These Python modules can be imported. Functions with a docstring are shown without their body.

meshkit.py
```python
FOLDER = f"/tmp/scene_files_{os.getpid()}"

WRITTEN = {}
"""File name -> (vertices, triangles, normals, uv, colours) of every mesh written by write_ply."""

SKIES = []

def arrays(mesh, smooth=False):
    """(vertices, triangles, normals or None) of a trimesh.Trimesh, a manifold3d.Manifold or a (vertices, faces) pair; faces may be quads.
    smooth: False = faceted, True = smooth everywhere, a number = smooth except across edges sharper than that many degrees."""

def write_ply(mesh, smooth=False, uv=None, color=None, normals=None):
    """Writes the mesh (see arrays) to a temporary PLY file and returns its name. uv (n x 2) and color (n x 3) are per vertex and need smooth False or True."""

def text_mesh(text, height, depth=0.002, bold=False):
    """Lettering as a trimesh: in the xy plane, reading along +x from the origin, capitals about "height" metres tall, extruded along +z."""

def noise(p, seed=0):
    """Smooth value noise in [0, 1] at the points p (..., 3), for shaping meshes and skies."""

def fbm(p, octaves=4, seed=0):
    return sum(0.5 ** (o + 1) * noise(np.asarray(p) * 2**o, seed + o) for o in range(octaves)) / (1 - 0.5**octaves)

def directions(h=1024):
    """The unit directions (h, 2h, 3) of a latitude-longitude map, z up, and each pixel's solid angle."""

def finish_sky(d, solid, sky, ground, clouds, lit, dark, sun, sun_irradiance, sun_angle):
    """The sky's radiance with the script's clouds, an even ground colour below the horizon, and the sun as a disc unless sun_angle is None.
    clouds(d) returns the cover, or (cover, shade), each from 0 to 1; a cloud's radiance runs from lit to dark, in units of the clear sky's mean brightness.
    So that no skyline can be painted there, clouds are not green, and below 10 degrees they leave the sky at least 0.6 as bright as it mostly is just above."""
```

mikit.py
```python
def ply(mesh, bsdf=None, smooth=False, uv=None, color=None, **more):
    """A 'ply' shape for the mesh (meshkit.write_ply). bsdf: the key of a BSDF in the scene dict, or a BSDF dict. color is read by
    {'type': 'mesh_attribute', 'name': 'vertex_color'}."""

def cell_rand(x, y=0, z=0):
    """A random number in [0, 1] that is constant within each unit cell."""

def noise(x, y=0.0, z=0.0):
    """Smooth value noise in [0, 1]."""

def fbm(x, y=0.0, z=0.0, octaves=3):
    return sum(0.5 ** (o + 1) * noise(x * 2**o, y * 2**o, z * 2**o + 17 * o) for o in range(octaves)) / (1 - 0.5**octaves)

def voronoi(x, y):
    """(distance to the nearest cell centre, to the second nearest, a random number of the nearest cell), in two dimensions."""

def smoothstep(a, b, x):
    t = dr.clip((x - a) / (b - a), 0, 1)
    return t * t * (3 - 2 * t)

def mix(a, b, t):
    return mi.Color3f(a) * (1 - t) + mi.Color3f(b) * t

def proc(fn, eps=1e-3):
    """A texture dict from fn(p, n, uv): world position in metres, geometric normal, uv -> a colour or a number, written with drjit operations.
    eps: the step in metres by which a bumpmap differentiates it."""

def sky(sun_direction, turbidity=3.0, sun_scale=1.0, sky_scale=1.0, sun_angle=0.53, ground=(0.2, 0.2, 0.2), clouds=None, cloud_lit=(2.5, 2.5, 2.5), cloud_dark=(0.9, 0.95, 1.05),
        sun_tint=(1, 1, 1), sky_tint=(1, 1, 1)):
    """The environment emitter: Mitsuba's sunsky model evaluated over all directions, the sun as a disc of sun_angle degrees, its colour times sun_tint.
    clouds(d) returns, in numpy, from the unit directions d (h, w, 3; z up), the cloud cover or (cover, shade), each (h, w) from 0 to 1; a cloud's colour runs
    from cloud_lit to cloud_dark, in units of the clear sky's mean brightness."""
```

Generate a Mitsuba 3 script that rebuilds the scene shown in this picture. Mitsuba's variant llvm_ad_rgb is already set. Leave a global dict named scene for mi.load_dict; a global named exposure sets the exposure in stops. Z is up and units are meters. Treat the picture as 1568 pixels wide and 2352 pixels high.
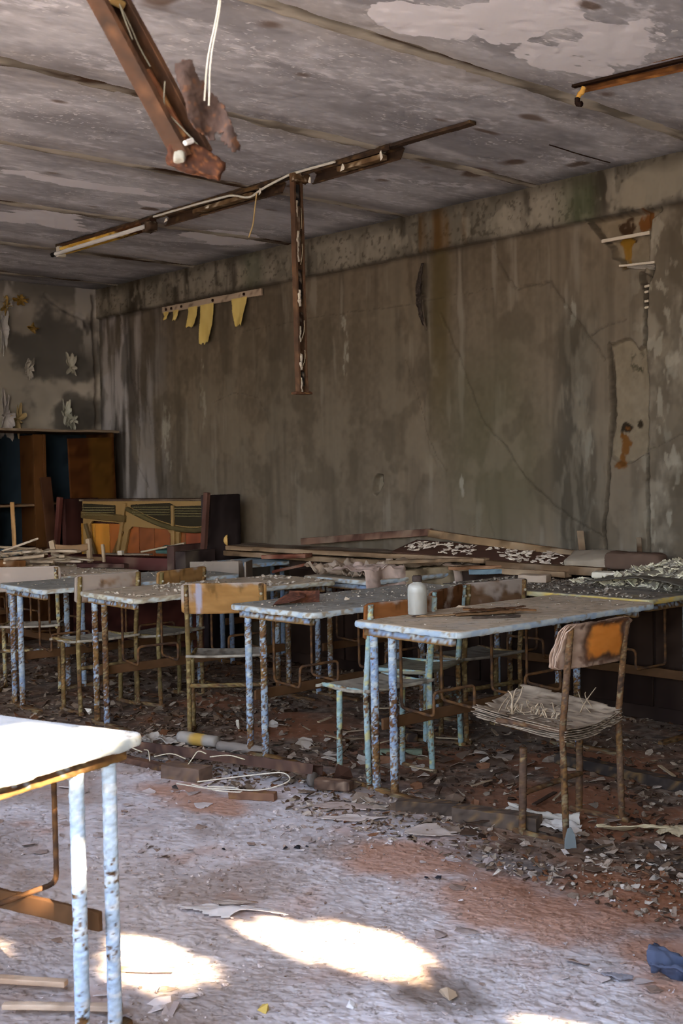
import math, random
import numpy as np, trimesh, shapely
import drjit as dr
import mitsuba as mi
import mikit, meshkit
from mikit import fbm as pf, noise as pn, smoothstep as ss, mix

T = mi.ScalarTransform4f
scene, labels = {'type': 'scene'}, {}
PI = math.pi
# ------------------------------------------------------------------ camera, sky, exposure
F_PX, YAW, PITCH, ROLL, EYE = 2772.7, 0.8301, -0.03366, -0.01858, 1.41
_f0, _r0, _u0 = np.array([-math.sin(YAW), math.cos(YAW), 0]), np.array([math.cos(YAW), math.sin(YAW), 0]), np.array([0, 0, 1.0])
CF = _f0 * math.cos(PITCH) + _u0 * math.sin(PITCH)
_u = _u0 * math.cos(PITCH) - _f0 * math.sin(PITCH)
CR = _r0 * math.cos(ROLL) + _u * math.sin(ROLL)
CU = _u * math.cos(ROLL) - _r0 * math.sin(ROLL)
scene['camera'] = {'type': 'thinlens', 'fov': math.degrees(2 * math.atan(784 / F_PX)), 'fov_axis': 'x', 'aperture_radius': 0.0034, 'focus_distance': 5.6, 'near_clip': 0.05,
                   'to_world': T().look_at(origin=[0, 0, EYE], target=[float(t) for t in np.array([0, 0, EYE]) + CF], up=[float(t) for t in CU])}
SUN = np.array([1.7, -0.32, 1.0]); SUN /= np.linalg.norm(SUN)
scene['sky'] = mikit.sky(SUN.tolist(), turbidity=3.5, sun_scale=0.95, sky_scale=1.0, sun_angle=0.6, sky_tint=(1.12, 0.98, 0.93), ground=(0.25, 0.23, 0.2))
exposure = 6.15

# ------------------------------------------------------------------ helpers: colour
def S(r, g, b):
    c = np.array([r, g, b]) / 255.0
    return np.where(c <= 0.04045, c / 12.92, ((c + 0.055) / 1.055) ** 2.4)
def FB(P, s, o=3, seed=0): return meshkit.fbm(np.asarray(P) * np.asarray(s, float), o, seed)
def st(a, b, x):
    t = np.clip((x - a) / (b - a), 0, 1); return t * t * (3 - 2 * t)
def lerp(a, b, t): return np.asarray(a) * (1 - t[..., None]) + np.asarray(b) * t[..., None]
RUSTD, RUST, OCHRE = S(60, 46, 38), S(98, 70, 48), S(146, 110, 62)
BLUE, BLUE2, PALE = S(126, 144, 170), S(146, 160, 174), S(174, 180, 180)
DUST, DUSTP = S(168, 150, 128), S(192, 174, 152)

# ------------------------------------------------------------------ helpers: mesh
def qf(n, m):
    i, j = np.meshgrid(np.arange(n - 1), np.arange(m - 1), indexing='ij'); a = (i * m + j).ravel()
    return np.vstack([np.c_[a, a + m, a + m + 1], np.c_[a, a + m + 1, a + 1]])
def merge(parts):
    V, Fs, o = [], [], 0
    for v, f in parts:
        V.append(v); Fs.append(np.asarray(f) + o); o += len(v)
    return np.vstack(V), np.vstack(Fs)
def lin(h, r, res):
    n = max(1, int(round(2 * (h - r) / res))); core = np.linspace(-h + r, h - r, n + 1)
    return np.r_[-h, -h + 0.35 * r, core, h - 0.35 * r, h]
def rbox(lx, ly, lz, r=0.004, res=0.06):
    h = np.array([lx, ly, lz]) / 2; r = min(r, h.min() * 0.98); out = []
    for ax in range(3):
        a, b = [k for k in range(3) if k != ax]; ga, gb = lin(h[a], r, res), lin(h[b], r, res)
        A, B = np.meshgrid(ga, gb, indexing='ij')
        for s in (-1, 1):
            v = np.zeros((A.size, 3)); v[:, a], v[:, b], v[:, ax] = A.ravel(), B.ravel(), s * h[ax]
            core = np.clip(v, -(h - r), h - r); d = v - core
            v = core + d / np.maximum(np.linalg.norm(d, axis=1, keepdims=True), 1e-9) * r
            f = qf(len(ga), len(gb))
            if s * (1 if ax != 1 else -1) < 0: f = f[:, ::-1]
            out.append((v, f))
    return merge(out)
def bar(p0, p1, w, t, r=0.003, res=0.06, up=(0, 0, 1)):
    p0, p1 = np.asarray(p0, float), np.asarray(p1, float); L = np.linalg.norm(p1 - p0); x = (p1 - p0) / L
    y = np.cross(up, x); y = np.cross([0, 1, 0], x) if np.linalg.norm(y) < 1e-6 else y; y /= np.linalg.norm(y); z = np.cross(x, y)
    v, f = rbox(L, w, t, r, res); return v @ np.array([x, y, z]) + (p0 + p1) / 2, f
def mv(m, loc=(0, 0, 0), rz=0, rx=0, ry=0):
    v, f = m; M = trimesh.transformations.euler_matrix(rx, ry, rz)[:3, :3]; return v @ M.T + np.asarray(loc, float), f
def wob(m, amp, s, seed=0):
    v, f = m; return v + amp * (np.stack([FB(v, s, 3, seed + 7 * k) for k in range(3)], 1) - 0.5), f
def fillet(pts, rad, n=4):
    pts = [np.asarray(p, float) for p in pts]; out = [pts[0]]
    for a, b, c in zip(pts, pts[1:], pts[2:]):
        d0, d1 = a - b, c - b; l0, l1 = np.linalg.norm(d0), np.linalg.norm(d1); q = min(rad, l0 * .45, l1 * .45); s, e = b + d0 / l0 * q, b + d1 / l1 * q
        out += [(1 - t) ** 2 * s + 2 * t * (1 - t) * b + t * t * e for t in np.linspace(0, 1, n)]
    return np.array(out + [pts[-1]])
def resample(p, res):
    p = np.asarray(p, float); L = np.r_[0, np.cumsum(np.linalg.norm(np.diff(p, axis=0), axis=1))]; n = max(2, int(L[-1] / res) + 1)
    t = np.unique(np.r_[np.linspace(0, L[-1], n), L] if len(p) < 400 else np.linspace(0, L[-1], n)); t = t[np.r_[True, np.diff(t) > 1e-6]]
    return np.stack([np.interp(t, L, p[:, k]) for k in range(3)], 1)
def tube(path, r, seg=10, res=None, disp=None, flat=1.0):
    p = resample(path, res) if res else np.asarray(path, float); n = len(p); t = np.gradient(p, axis=0); t /= np.linalg.norm(t, axis=1, keepdims=True)
    a = np.cross(t[0], [0, 0, 1.0] if abs(t[0][2]) < .9 else [1.0, 0, 0]); a /= np.linalg.norm(a); A = [a]
    for k in range(1, n):
        a = A[-1] - t[k] * (A[-1] @ t[k]); A.append(a / np.linalg.norm(a))
    A = np.array(A); B = np.cross(t, A); th = np.arange(seg) * 2 * PI / seg
    nrm = np.cos(th)[None, :, None] * A[:, None] + flat * np.sin(th)[None, :, None] * B[:, None]
    R = np.broadcast_to(r, (n,))[:, None, None]; V = (p[:, None] + nrm * R).reshape(-1, 3)
    if disp is not None: V = V + nrm.reshape(-1, 3) * disp(V)[:, None]
    i, j = np.meshgrid(np.arange(n - 1), np.arange(seg), indexing='ij'); q = [(i * seg + j).ravel(), (i * seg + (j + 1) % seg).ravel()]
    f = np.vstack([np.c_[q[0], q[1], q[1] + seg], np.c_[q[0], q[1] + seg, q[0] + seg]])
    c = len(V); V = np.vstack([V, p[:1], p[-1:]]); k = np.arange(seg)
    f = np.vstack([f, np.c_[(k + 1) % seg, k, np.full(seg, c)], np.c_[(n - 1) * seg + k, (n - 1) * seg + (k + 1) % seg, np.full(seg, c + 1)]])
    return V, f
def thick(V, f, t, d=None):
    """a closed slab from an open sheet: the sheet pushed by t along d (default its normals)"""
    V = np.asarray(V, float); f = np.asarray(f)
    if d is None:
        n = np.zeros_like(V); fn = np.cross(V[f[:, 1]] - V[f[:, 0]], V[f[:, 2]] - V[f[:, 0]])
        for k in range(3): np.add.at(n, f[:, k], fn)
        d = -n / np.maximum(np.linalg.norm(n, axis=1, keepdims=True), 1e-12)
    W = V + np.asarray(d) * t; n = len(V)
    e = np.vstack([f[:, [0, 1]], f[:, [1, 2]], f[:, [2, 0]]]); key = np.sort(e, 1); u, inv, cnt = np.unique(key, axis=0, return_inverse=True, return_counts=True)
    b = e[cnt[inv.ravel()] == 1]
    side = np.vstack([np.c_[b[:, 1], b[:, 0], b[:, 0] + n], np.c_[b[:, 1], b[:, 0] + n, b[:, 1] + n]])
    return np.vstack([V, W]), np.vstack([f, f[:, ::-1] + n, side])
def sheet(nu, nv, fn, t=0.002, mask=None):
    u, v = np.meshgrid(np.linspace(0, 1, nu), np.linspace(0, 1, nv), indexing='ij'); V = np.asarray(fn(u.ravel(), v.ravel()), float).reshape(-1, 3); f = qf(nu, nv)
    if mask is not None:
        keep = mask(u.ravel(), v.ravel()); f = f[keep[f].all(1)]; used = np.unique(f); re = -np.ones(len(V), int); re[used] = np.arange(len(used)); V, f = V[used], re[f]
    return thick(V, f, t)
def extr(poly, h): 
    m = trimesh.creation.extrude_polygon(poly, h, engine='earcut'); return np.array(m.vertices), np.array(m.faces)
def hull(pts):
    m = trimesh.convex.convex_hull(np.asarray(pts)); return np.array(m.vertices), np.array(m.faces)

# ------------------------------------------------------------------ helpers: scene entries
def numbered(k):
    if k not in scene and k not in labels and k not in USED: USED.add(k); return k
    i = 1
    while f'{k}_{i:03d}' in USED or f'{k}_{i:03d}' in scene: i += 1
    k = f'{k}_{i:03d}'; USED.add(k); return k
USED = set()
def thing(name, label, cat, group=None):
    k = numbered(name); labels[k] = {'label': label, 'category': cat}
    if group: labels[k]['group'] = group
    return k
def put(key, m, col, bsdf='vc', smooth=True):
    v, f = m; C = col(v) if callable(col) else np.broadcast_to(np.asarray(col, float), v.shape)
    scene[key] = mikit.ply((v, f), bsdf, smooth=smooth, color=np.clip(C, 0.004, 0.95)); return key
def part(parent, name, m, col, bsdf='vc', smooth=True, label=None, kind=None):
    k = numbered(parent + '__' + name); put(k, m, col, bsdf, smooth)
    if label or kind: labels[k] = {a: b for a, b in (('label', label), ('kind', kind)) if b}
    return k
def one(name, m, col, label, cat, group=None, bsdf='vc', smooth=True, kind=None):
    k = thing(name, label, cat, group); put(k, m, col, bsdf, smooth)
    if kind: labels[k]['kind'] = kind
    return k
def struct(name, m, col=None, bsdf='vc', smooth=True, label=None):
    k = numbered(name)
    if col is None: scene[k] = mikit.ply(m, bsdf, smooth=smooth)
    else: put(k, m, col, bsdf, smooth)
    if '__' not in k: labels[k] = {'label': label or name.replace('_', ' '), 'category': name.split('_')[0], 'kind': 'structure'}
    elif label: labels[k] = {'label': label}
    return k

VC = {'type': 'mesh_attribute', 'name': 'vertex_color'}
scene['vc'] = {'type': 'twosided', 'bsdf': {'type': 'diffuse', 'reflectance': VC}}
scene['vcg'] = {'type': 'twosided', 'bsdf': {'type': 'principled', 'base_color': VC, 'roughness': 0.55, 'specular': 0.35}}
scene['vcr'] = {'type': 'twosided', 'bsdf': {'type': 'bumpmap', 'arbitrary': mikit.proc(lambda p, n, uv: pf(p.x * 90, p.y * 90, p.z * 90, 3), 2e-3), 'scale': 0.006,
                                            'bsdf': {'type': 'principled', 'base_color': VC, 'roughness': 0.8, 'specular': 0.25}}}

# ================================================================== SETTING
XL, XR, YB, YF, ZC = -9.97, 0.75, 6.06, -0.45, 3.165
JOINTS = [-9.6, -8.40, -7.15, -5.87, -4.75, -3.54, -2.32, -1.1]

def ceil_col(p, n, uv):
    x, y, z = p.x, p.y, p.z
    wx, wy = x + 0.25 * (pf(x * 2, y * 1.2, 3.0) - .5), y + 0.3 * (pf(x * 2.2, y * 1.3, 9.0) - .5)
    streak = pf(wx * 6, wy * 2.2, 1.0, 5); fine = pf(x * 40, y * 19, 5.0, 4); big = pf(x * 0.9, y * 0.55, 8.0, 3)
    c = mix(mi.Color3f(0.345, 0.335, 0.36), mi.Color3f(0.59, 0.575, 0.61), ss(0.28, 0.72, 0.55 * streak + 0.25 * fine + 0.2 * big))
    c = mix(c, mi.Color3f(0.72, 0.70, 0.75), ss(0.58, 0.74, 0.5 * fine + 0.5 * pf(x * 9, y * 3.2, 21.0, 3)) * 0.7)
    soot = ss(0.50, 0.66, 0.6 * pf(wx * 3.2, wy * 0.8, 14.0, 4) + 0.4 * streak)
    c = mix(c, mi.Color3f(0.20, 0.19, 0.205), soot * 0.68)
    spk = ss(0.80, 0.86, pn(x * 95, y * 45, 2.0)) * ss(0.45, 0.62, pf(x * 4, y * 3, 31.0)); c = mix(c, mi.Color3f(0.74, 0.72, 0.74), spk * 0.8)
    dj = mi.Float(9)
    for j in JOINTS: dj = dr.minimum(dj, dr.abs(x + 0.03 * (pf(y * 2.5, 4.0 + j) - .5) - j))
    halo = ss(0.26, 0.03, dj + 0.14 * (pf(x * 5, y * 2.0, 40.0) - .5))
    c = mix(c, mix(mi.Color3f(0.30, 0.26, 0.23), mi.Color3f(0.12, 0.10, 0.09), ss(0.38, 0.66, pf(x * 12, y * 2.2, 44.0))), halo * 0.5)
    blob = mi.Float(-1.2)
    for bx, by, rx, ry in ((-7.45, 4.15, .34, .55), (-6.45, 3.85, .14, .5), (-7.3, 5.5, .30, .35), (-3.0, 4.3, .32, .42), (-3.0, 3.75, .30, .32), (-8.9, 4.0, .3, .5), (-6.62, 4.45, .08, .22), (-3.3, 3.5, .2, .3)):
        blob = dr.maximum(blob, 1.0 - dr.sqrt(dr.square((x - bx) / rx) + dr.square((y - by) / ry)))
    m = blob * 0.9 + (pf(x * 5.5, y * 2.4, 52.0, 5) - 0.5) * 1.5 + 0.25 * (pf(x * 22, y * 9, 57.0) - .5)
    c = mix(c, mi.Color3f(0.76, 0.73, 0.77), ss(0.20, 0.235, m))
    rs = ss(0.80, 0.9, pf(x * 6.5, y * 3.1, 63.0, 2)); c = mix(c, mi.Color3f(0.13, 0.075, 0.045), rs * 0.8)
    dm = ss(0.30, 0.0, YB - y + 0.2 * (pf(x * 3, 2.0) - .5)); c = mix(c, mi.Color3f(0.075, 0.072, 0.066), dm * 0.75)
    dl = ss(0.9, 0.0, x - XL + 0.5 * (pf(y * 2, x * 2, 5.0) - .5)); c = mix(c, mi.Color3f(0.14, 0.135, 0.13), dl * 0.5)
    return c
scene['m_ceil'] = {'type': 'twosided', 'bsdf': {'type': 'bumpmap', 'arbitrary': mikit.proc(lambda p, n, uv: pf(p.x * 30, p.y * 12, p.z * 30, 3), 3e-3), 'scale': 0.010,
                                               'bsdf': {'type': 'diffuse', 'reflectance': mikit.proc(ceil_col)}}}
labels['ceiling'] = {'label': 'stained concrete ceiling of long precast slabs', 'category': 'ceiling', 'kind': 'structure'}
_rng = np.random.default_rng(3)
edges = [XL] + JOINTS + [XR]
for a, b in zip(edges, edges[1:]):
    if b - a < .05: continue
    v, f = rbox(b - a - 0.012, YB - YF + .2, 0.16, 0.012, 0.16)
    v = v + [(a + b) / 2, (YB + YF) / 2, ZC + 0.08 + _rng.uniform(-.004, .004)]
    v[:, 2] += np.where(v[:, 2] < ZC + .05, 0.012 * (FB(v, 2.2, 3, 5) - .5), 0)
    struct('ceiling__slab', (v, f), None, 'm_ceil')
def joint_strip(x, seed):
    def fn(u, v):
        y = YF + (YB - YF) * u; p = np.stack([u * 30, np.full_like(u, seed), u * 0], 1)
        w = 0.035 + 0.045 * FB(p, 1.5, 3, seed); c = x + 0.03 * (FB(p, .5, 2, seed + 3) - .5); s = v * 2 - 1
        z = ZC + .005 - (1 - s * s) * (0.006 + 0.016 * FB(np.stack([u * 60, v * 3, u * 0 + seed], 1), 1.0, 3, seed))
        return np.stack([c + s * w, y, z], 1)
    return sheet(260, 7, fn, 0.012)
def joint_col(V): 
    a = FB(V, (16, 3.5, 4), 4, 71); c = lerp(S(112, 104, 94), S(172, 163, 150), st(.35, .6, a)); return lerp(c, S(62, 46, 36), st(.55, .68, FB(V, (20, 2.2, 5), 4, 77)))
for k, x in enumerate(JOINTS): struct('ceiling__joint_filler', joint_strip(x, k + 2), joint_col)

# ---- long back wall: one relief mesh; cracks, broken plaster and the band under the ceiling are real depth; crack shade is also painted
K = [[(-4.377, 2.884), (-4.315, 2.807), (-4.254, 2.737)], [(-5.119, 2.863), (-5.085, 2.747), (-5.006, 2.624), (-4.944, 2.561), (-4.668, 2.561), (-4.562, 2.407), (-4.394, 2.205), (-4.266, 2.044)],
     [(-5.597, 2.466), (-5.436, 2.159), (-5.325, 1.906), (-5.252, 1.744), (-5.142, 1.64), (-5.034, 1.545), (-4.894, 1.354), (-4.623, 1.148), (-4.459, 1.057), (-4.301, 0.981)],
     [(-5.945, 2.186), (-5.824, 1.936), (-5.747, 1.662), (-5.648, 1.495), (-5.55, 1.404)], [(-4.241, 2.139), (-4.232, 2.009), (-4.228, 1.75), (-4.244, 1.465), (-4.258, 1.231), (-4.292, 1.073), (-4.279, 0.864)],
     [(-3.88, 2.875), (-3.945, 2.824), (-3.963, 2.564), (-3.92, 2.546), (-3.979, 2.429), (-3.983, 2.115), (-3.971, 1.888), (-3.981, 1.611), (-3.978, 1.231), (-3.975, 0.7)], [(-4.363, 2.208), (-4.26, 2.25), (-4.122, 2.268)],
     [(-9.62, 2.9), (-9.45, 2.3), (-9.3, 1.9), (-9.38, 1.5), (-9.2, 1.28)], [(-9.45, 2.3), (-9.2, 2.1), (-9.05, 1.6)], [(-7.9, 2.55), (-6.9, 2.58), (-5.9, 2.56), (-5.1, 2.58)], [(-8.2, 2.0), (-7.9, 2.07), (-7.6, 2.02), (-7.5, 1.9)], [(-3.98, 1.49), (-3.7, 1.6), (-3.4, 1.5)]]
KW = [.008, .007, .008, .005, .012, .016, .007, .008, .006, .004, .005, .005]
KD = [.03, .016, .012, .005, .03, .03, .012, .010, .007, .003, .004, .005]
R1 = [(-4.385, 2.883), (-3.88, 2.881), (-3.945, 2.83), (-3.963, 2.558), (-4.141, 2.576), (-4.155, 2.629), (-4.201, 2.648), (-4.208, 2.713), (-4.254, 2.739)]
R2 = [(-4.231, 2.135), (-4.101, 2.162), (-4.035, 2.092), (-3.983, 2.115), (-3.978, 1.888), (-3.988, 1.675), (-3.983, 1.485), (-4.141, 1.409), (-4.232, 1.471)]
R3 = [(-4.019, 2.534), (-3.952, 2.507), (-3.960, 2.365), (-3.974, 2.24), (-3.983, 2.105), (-3.999, 2.129), (-3.995, 2.367)]
R4 = [(-6.273, 1.351), (-6.238, 1.382), (-6.182, 1.374), (-6.179, 1.319), (-6.207, 1.264), (-6.242, 1.238), (-6.271, 1.257)]
def segd(x, z, pl):
    d = np.full(x.shape, 9.0)
    for (a, b), (c, e) in zip(pl, pl[1:]):
        t = np.clip(((x - a) * (c - a) + (z - b) * (e - b)) / ((c - a) ** 2 + (e - b) ** 2), 0, 1); d = np.minimum(d, np.hypot(x - a - t * (c - a), z - b - t * (e - b)))
    return d
def sdf(x, z, pl):
    ins = np.zeros(x.shape, bool)
    for (a, b), (c, e) in zip(pl, pl[1:] + pl[:1]):
        ins ^= ((b > z) != (e > z)) & (x < (c - a) * (z - b) / ((e - b) or 1e-9) + a)
    d = segd(x, z, pl + pl[:1]); return np.where(ins, -d, d)
def wall_fields(x, z):
    P = np.stack([x, z, x * 0], 1)
    wx, wz = x + .022 * (FB(P, 14, 3, 1) - .5) + .01 * (FB(P, 50, 2, 2) - .5), z + .022 * (FB(P, 14, 3, 3) - .5) + .01 * (FB(P, 50, 2, 4) - .5)
    h = .016 * (FB(P, 1.3, 3, 5) - .5) + .006 * (FB(P, 9, 3, 6) - .5) + .0022 * (FB(P, 60, 2, 7) - .5)
    band = st(2.884, 2.894, z + .010 * (FB(P, 3, 3, 8) - .5)); h = h + .028 * band + .006 * band * (FB(P, 7, 3, 9) - .5)
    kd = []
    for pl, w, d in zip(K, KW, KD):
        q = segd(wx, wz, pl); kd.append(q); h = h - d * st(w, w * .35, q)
    right = st(-.004, .004, wx + 3.978 + .0 * z); h = h + .012 * right * (1 - band)
    r1, r2, r3, r4 = [sdf(wx, wz, p) for p in (R1, R2, R3, R4)]
    h = h - .05 * st(.004, -.006, r1) - .032 * st(.004, -.006, r2) - .06 * st(.003, -.004, r3) - .05 * st(.004, -.006, r4)
    pl = st(.60, .64, FB(P, (2.2, 1.4, 1), 4, 31) + .3 * st(-9.0, -9.9, x)); h = h - .005 * pl
    return P, h, band, kd, r1, r2, r3, r4, pl
def wall_rgb(x, z, fl):
    P, h, band, kd, r1, r2, r3, r4, pl = fl
    s1, s2, fine = FB(P, (7, .55, 1), 4, 11), FB(P, (17, 1.1, 1), 4, 12), FB(P, 30, 3, 13)
    c = lerp(S(128, 113, 95), S(158, 141, 121), st(.3, .7, .5 * FB(P, .9, 3, 14) + .3 * s1 + .2 * fine))
    c = lerp(c, S(96, 85, 72), st(.46, .80, .6 * s1 + .4 * s2) * .6 * (1 - band))
    c = lerp(c, S(186, 172, 154), st(.60, .74, .5 * s2 + .5 * FB(P, (9, 2.2, 1), 4, 15)) * .6)
    c = lerp(c, S(112, 96, 62), st(.16, .02, np.abs(x + 5.60 - .05 * (z - 2.5)) + .1 * (s1 - .5)) * st(1.2, 2.6, z) * .8)
    c = lerp(c, S(104, 102, 70), st(1.0, .2, np.hypot((x + 5.15) / .65, (z - 1.55) / 1.0) + .5 * (FB(P, 2.5, 3, 16) - .5)) * .45)
    gx = st(-8.6, -9.7, x + .5 * (FB(P, 1.5, 3, 17) - .5)); g = lerp(S(112, 104, 100), S(226, 216, 214), st(.45, .62, .6 * FB(P, (7, 1.3, 1), 4, 18) + .4 * s2)); c = lerp(c, g, gx * .95)
    c = lerp(c, S(78, 76, 72), gx * st(.56, .66, FB(P, (4, 1.6, 1), 4, 19)) * .7)
    for wx_, wz_, rx, rz in ((-4.52, 2.35, .10, .12), (-4.50, 1.95, .10, .30), (-4.43, 1.55, .13, .35), (-4.42, 1.2, .10, .22), (-5.44, 1.25, .05, .15), (-3.84, 1.62, .08, .25), (-3.80, 2.05, .14, .25), (-8.35, 2.0, .08, .45), (-8.9, 1.7, .12, .5), (-6.55, 2.3, .06, .4), (-3.6, 2.45, .2, .2)):
        m = 1 - np.hypot((x - wx_) / rx, (z - wz_) / rz); c = lerp(c, S(205, 196, 178), st(.58, .68, .45 * np.clip(m, -1, .6) + .35 + .55 * (FB(P, (34, 12, 1), 4, 20) - .5) + .3 * (FB(P, (12, 3, 1), 3, 41) - .5)) * .75)
    gs = st(.22, .05, np.abs(x + 4.50) + .25 * (FB(P, (5, 1.5, 1), 4, 42) - .5)) * st(2.5, 2.1, z); c = lerp(c, lerp(S(98, 92, 82), S(150, 140, 124), st(.42, .6, FB(P, (22, 5, 1), 4, 43))), gs * .8)
    br = st(-4.15, -3.9, x); c = lerp(c, lerp(S(120, 108, 92), S(190, 176, 156), st(.40, .62, FB(P, (7, 5, 1), 5, 44))), br * .6); c = lerp(c, S(204, 192, 172), br * st(.60, .68, FB(P, (18, 9, 1), 4, 45)) * .6)
    c = lerp(c, S(172, 156, 134), st(.56, .66, FB(P, (3, 2.4, 1), 5, 46)) * .35); c = lerp(c, S(104, 92, 76), st(.58, .68, FB(P, (4, 3, 1), 5, 47)) * .4)
    # the band: pale render, dirt running down from the ceiling, rust
    bc = lerp(S(146, 137, 122), S(190, 178, 160), st(.35, .65, FB(P, 5, 4, 21))); bc = lerp(bc, S(70, 62, 54), st(.52, .70, .5 * FB(P, (12, 1.6, 1), 4, 22) + .5 * FB(P, (3, 1, 1), 3, 23)) * .85)
    bc = lerp(bc, S(88, 78, 64), st(.62, .72, FB(P, 40, 3, 48)) * .6); bc = lerp(bc, S(204, 192, 172), st(.58, .66, FB(P, (10, 6, 1), 4, 49)) * .5); bc = lerp(bc, S(146, 104, 52), st(.16, .01, np.abs(x + 5.60) + .5 * (FB(P, (12, 2, 1), 4, 39) - .5)) * .55); bc = lerp(bc, S(100, 112, 78), st(.20, .03, np.abs(x + 4.43) + .15 * (s2 - .5)) * .6); bc = lerp(bc, S(106, 116, 92), st(.20, .03, np.abs(x + 7.6) + .15 * (s2 - .5)) * .5)
    pp = sdf(x + .05 * (FB(P, 9, 3, 24) - .5), z + .05 * (FB(P, 9, 3, 25) - .5), [(-4.13, 2.93), (-4.12, 3.08), (-3.95, 3.13), (-3.6, 3.15), (-3.6, 3.0), (-3.80, 2.93), (-3.98, 2.9)]); bc = lerp(bc, S(184, 172, 152), st(.01, -.01, pp) * .9)
    c = lerp(c, bc, band)
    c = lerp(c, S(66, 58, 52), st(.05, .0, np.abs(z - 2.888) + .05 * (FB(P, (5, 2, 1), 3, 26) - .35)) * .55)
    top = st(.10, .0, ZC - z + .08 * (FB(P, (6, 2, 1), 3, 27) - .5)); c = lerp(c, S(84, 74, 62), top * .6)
    rec = np.maximum(st(.004, -.004, r1), st(.004, -.004, r2)); c = lerp(c, lerp(S(150, 132, 108), S(182, 164, 138), fine), rec * .8)
    for rx_, rz_, a, b, col in ((-4.13, 2.80, .05, .09, S(70, 46, 32)), (-4.0, 2.83, .055, .05, S(140, 84, 38)), (-4.14, 2.70, .035, .09, S(170, 124, 48)), (-4.152, 1.645, .042, .055, S(38, 28, 22)), (-4.155, 1.51, .04, .12, S(138, 86, 36)), (-4.047, 1.645, .018, .025, S(44, 34, 26))):
        m = np.hypot((x - rx_) / a, (z - rz_) / b) + 2.3 * (FB(P, 22, 3, 28) - .5); c = lerp(c, col, st(1.05, .7, m) * .9)
    c = lerp(c, S(92, 84, 66), st(.06, .0, np.hypot(x + 4.06, (z - 1.98) / 2.2) + .09 * (FB(P, 30, 3, 29) - .5)) * st(.5, .6, FB(P, 45, 2, 30)))
    c = lerp(c, S(176, 162, 140), st(.0, -.01, r4) * .6)
    c = lerp(c, c * np.array([1.1, 1.08, 1.06]), pl * .8)
    for q, w in zip(kd, KW): c = lerp(c, S(62, 52, 42), st(w * .8, w * .2, q) * (.6 if w > .0085 else .3))  # crack shade painted dark brown into the wall colour, over the relief
    return c
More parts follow.
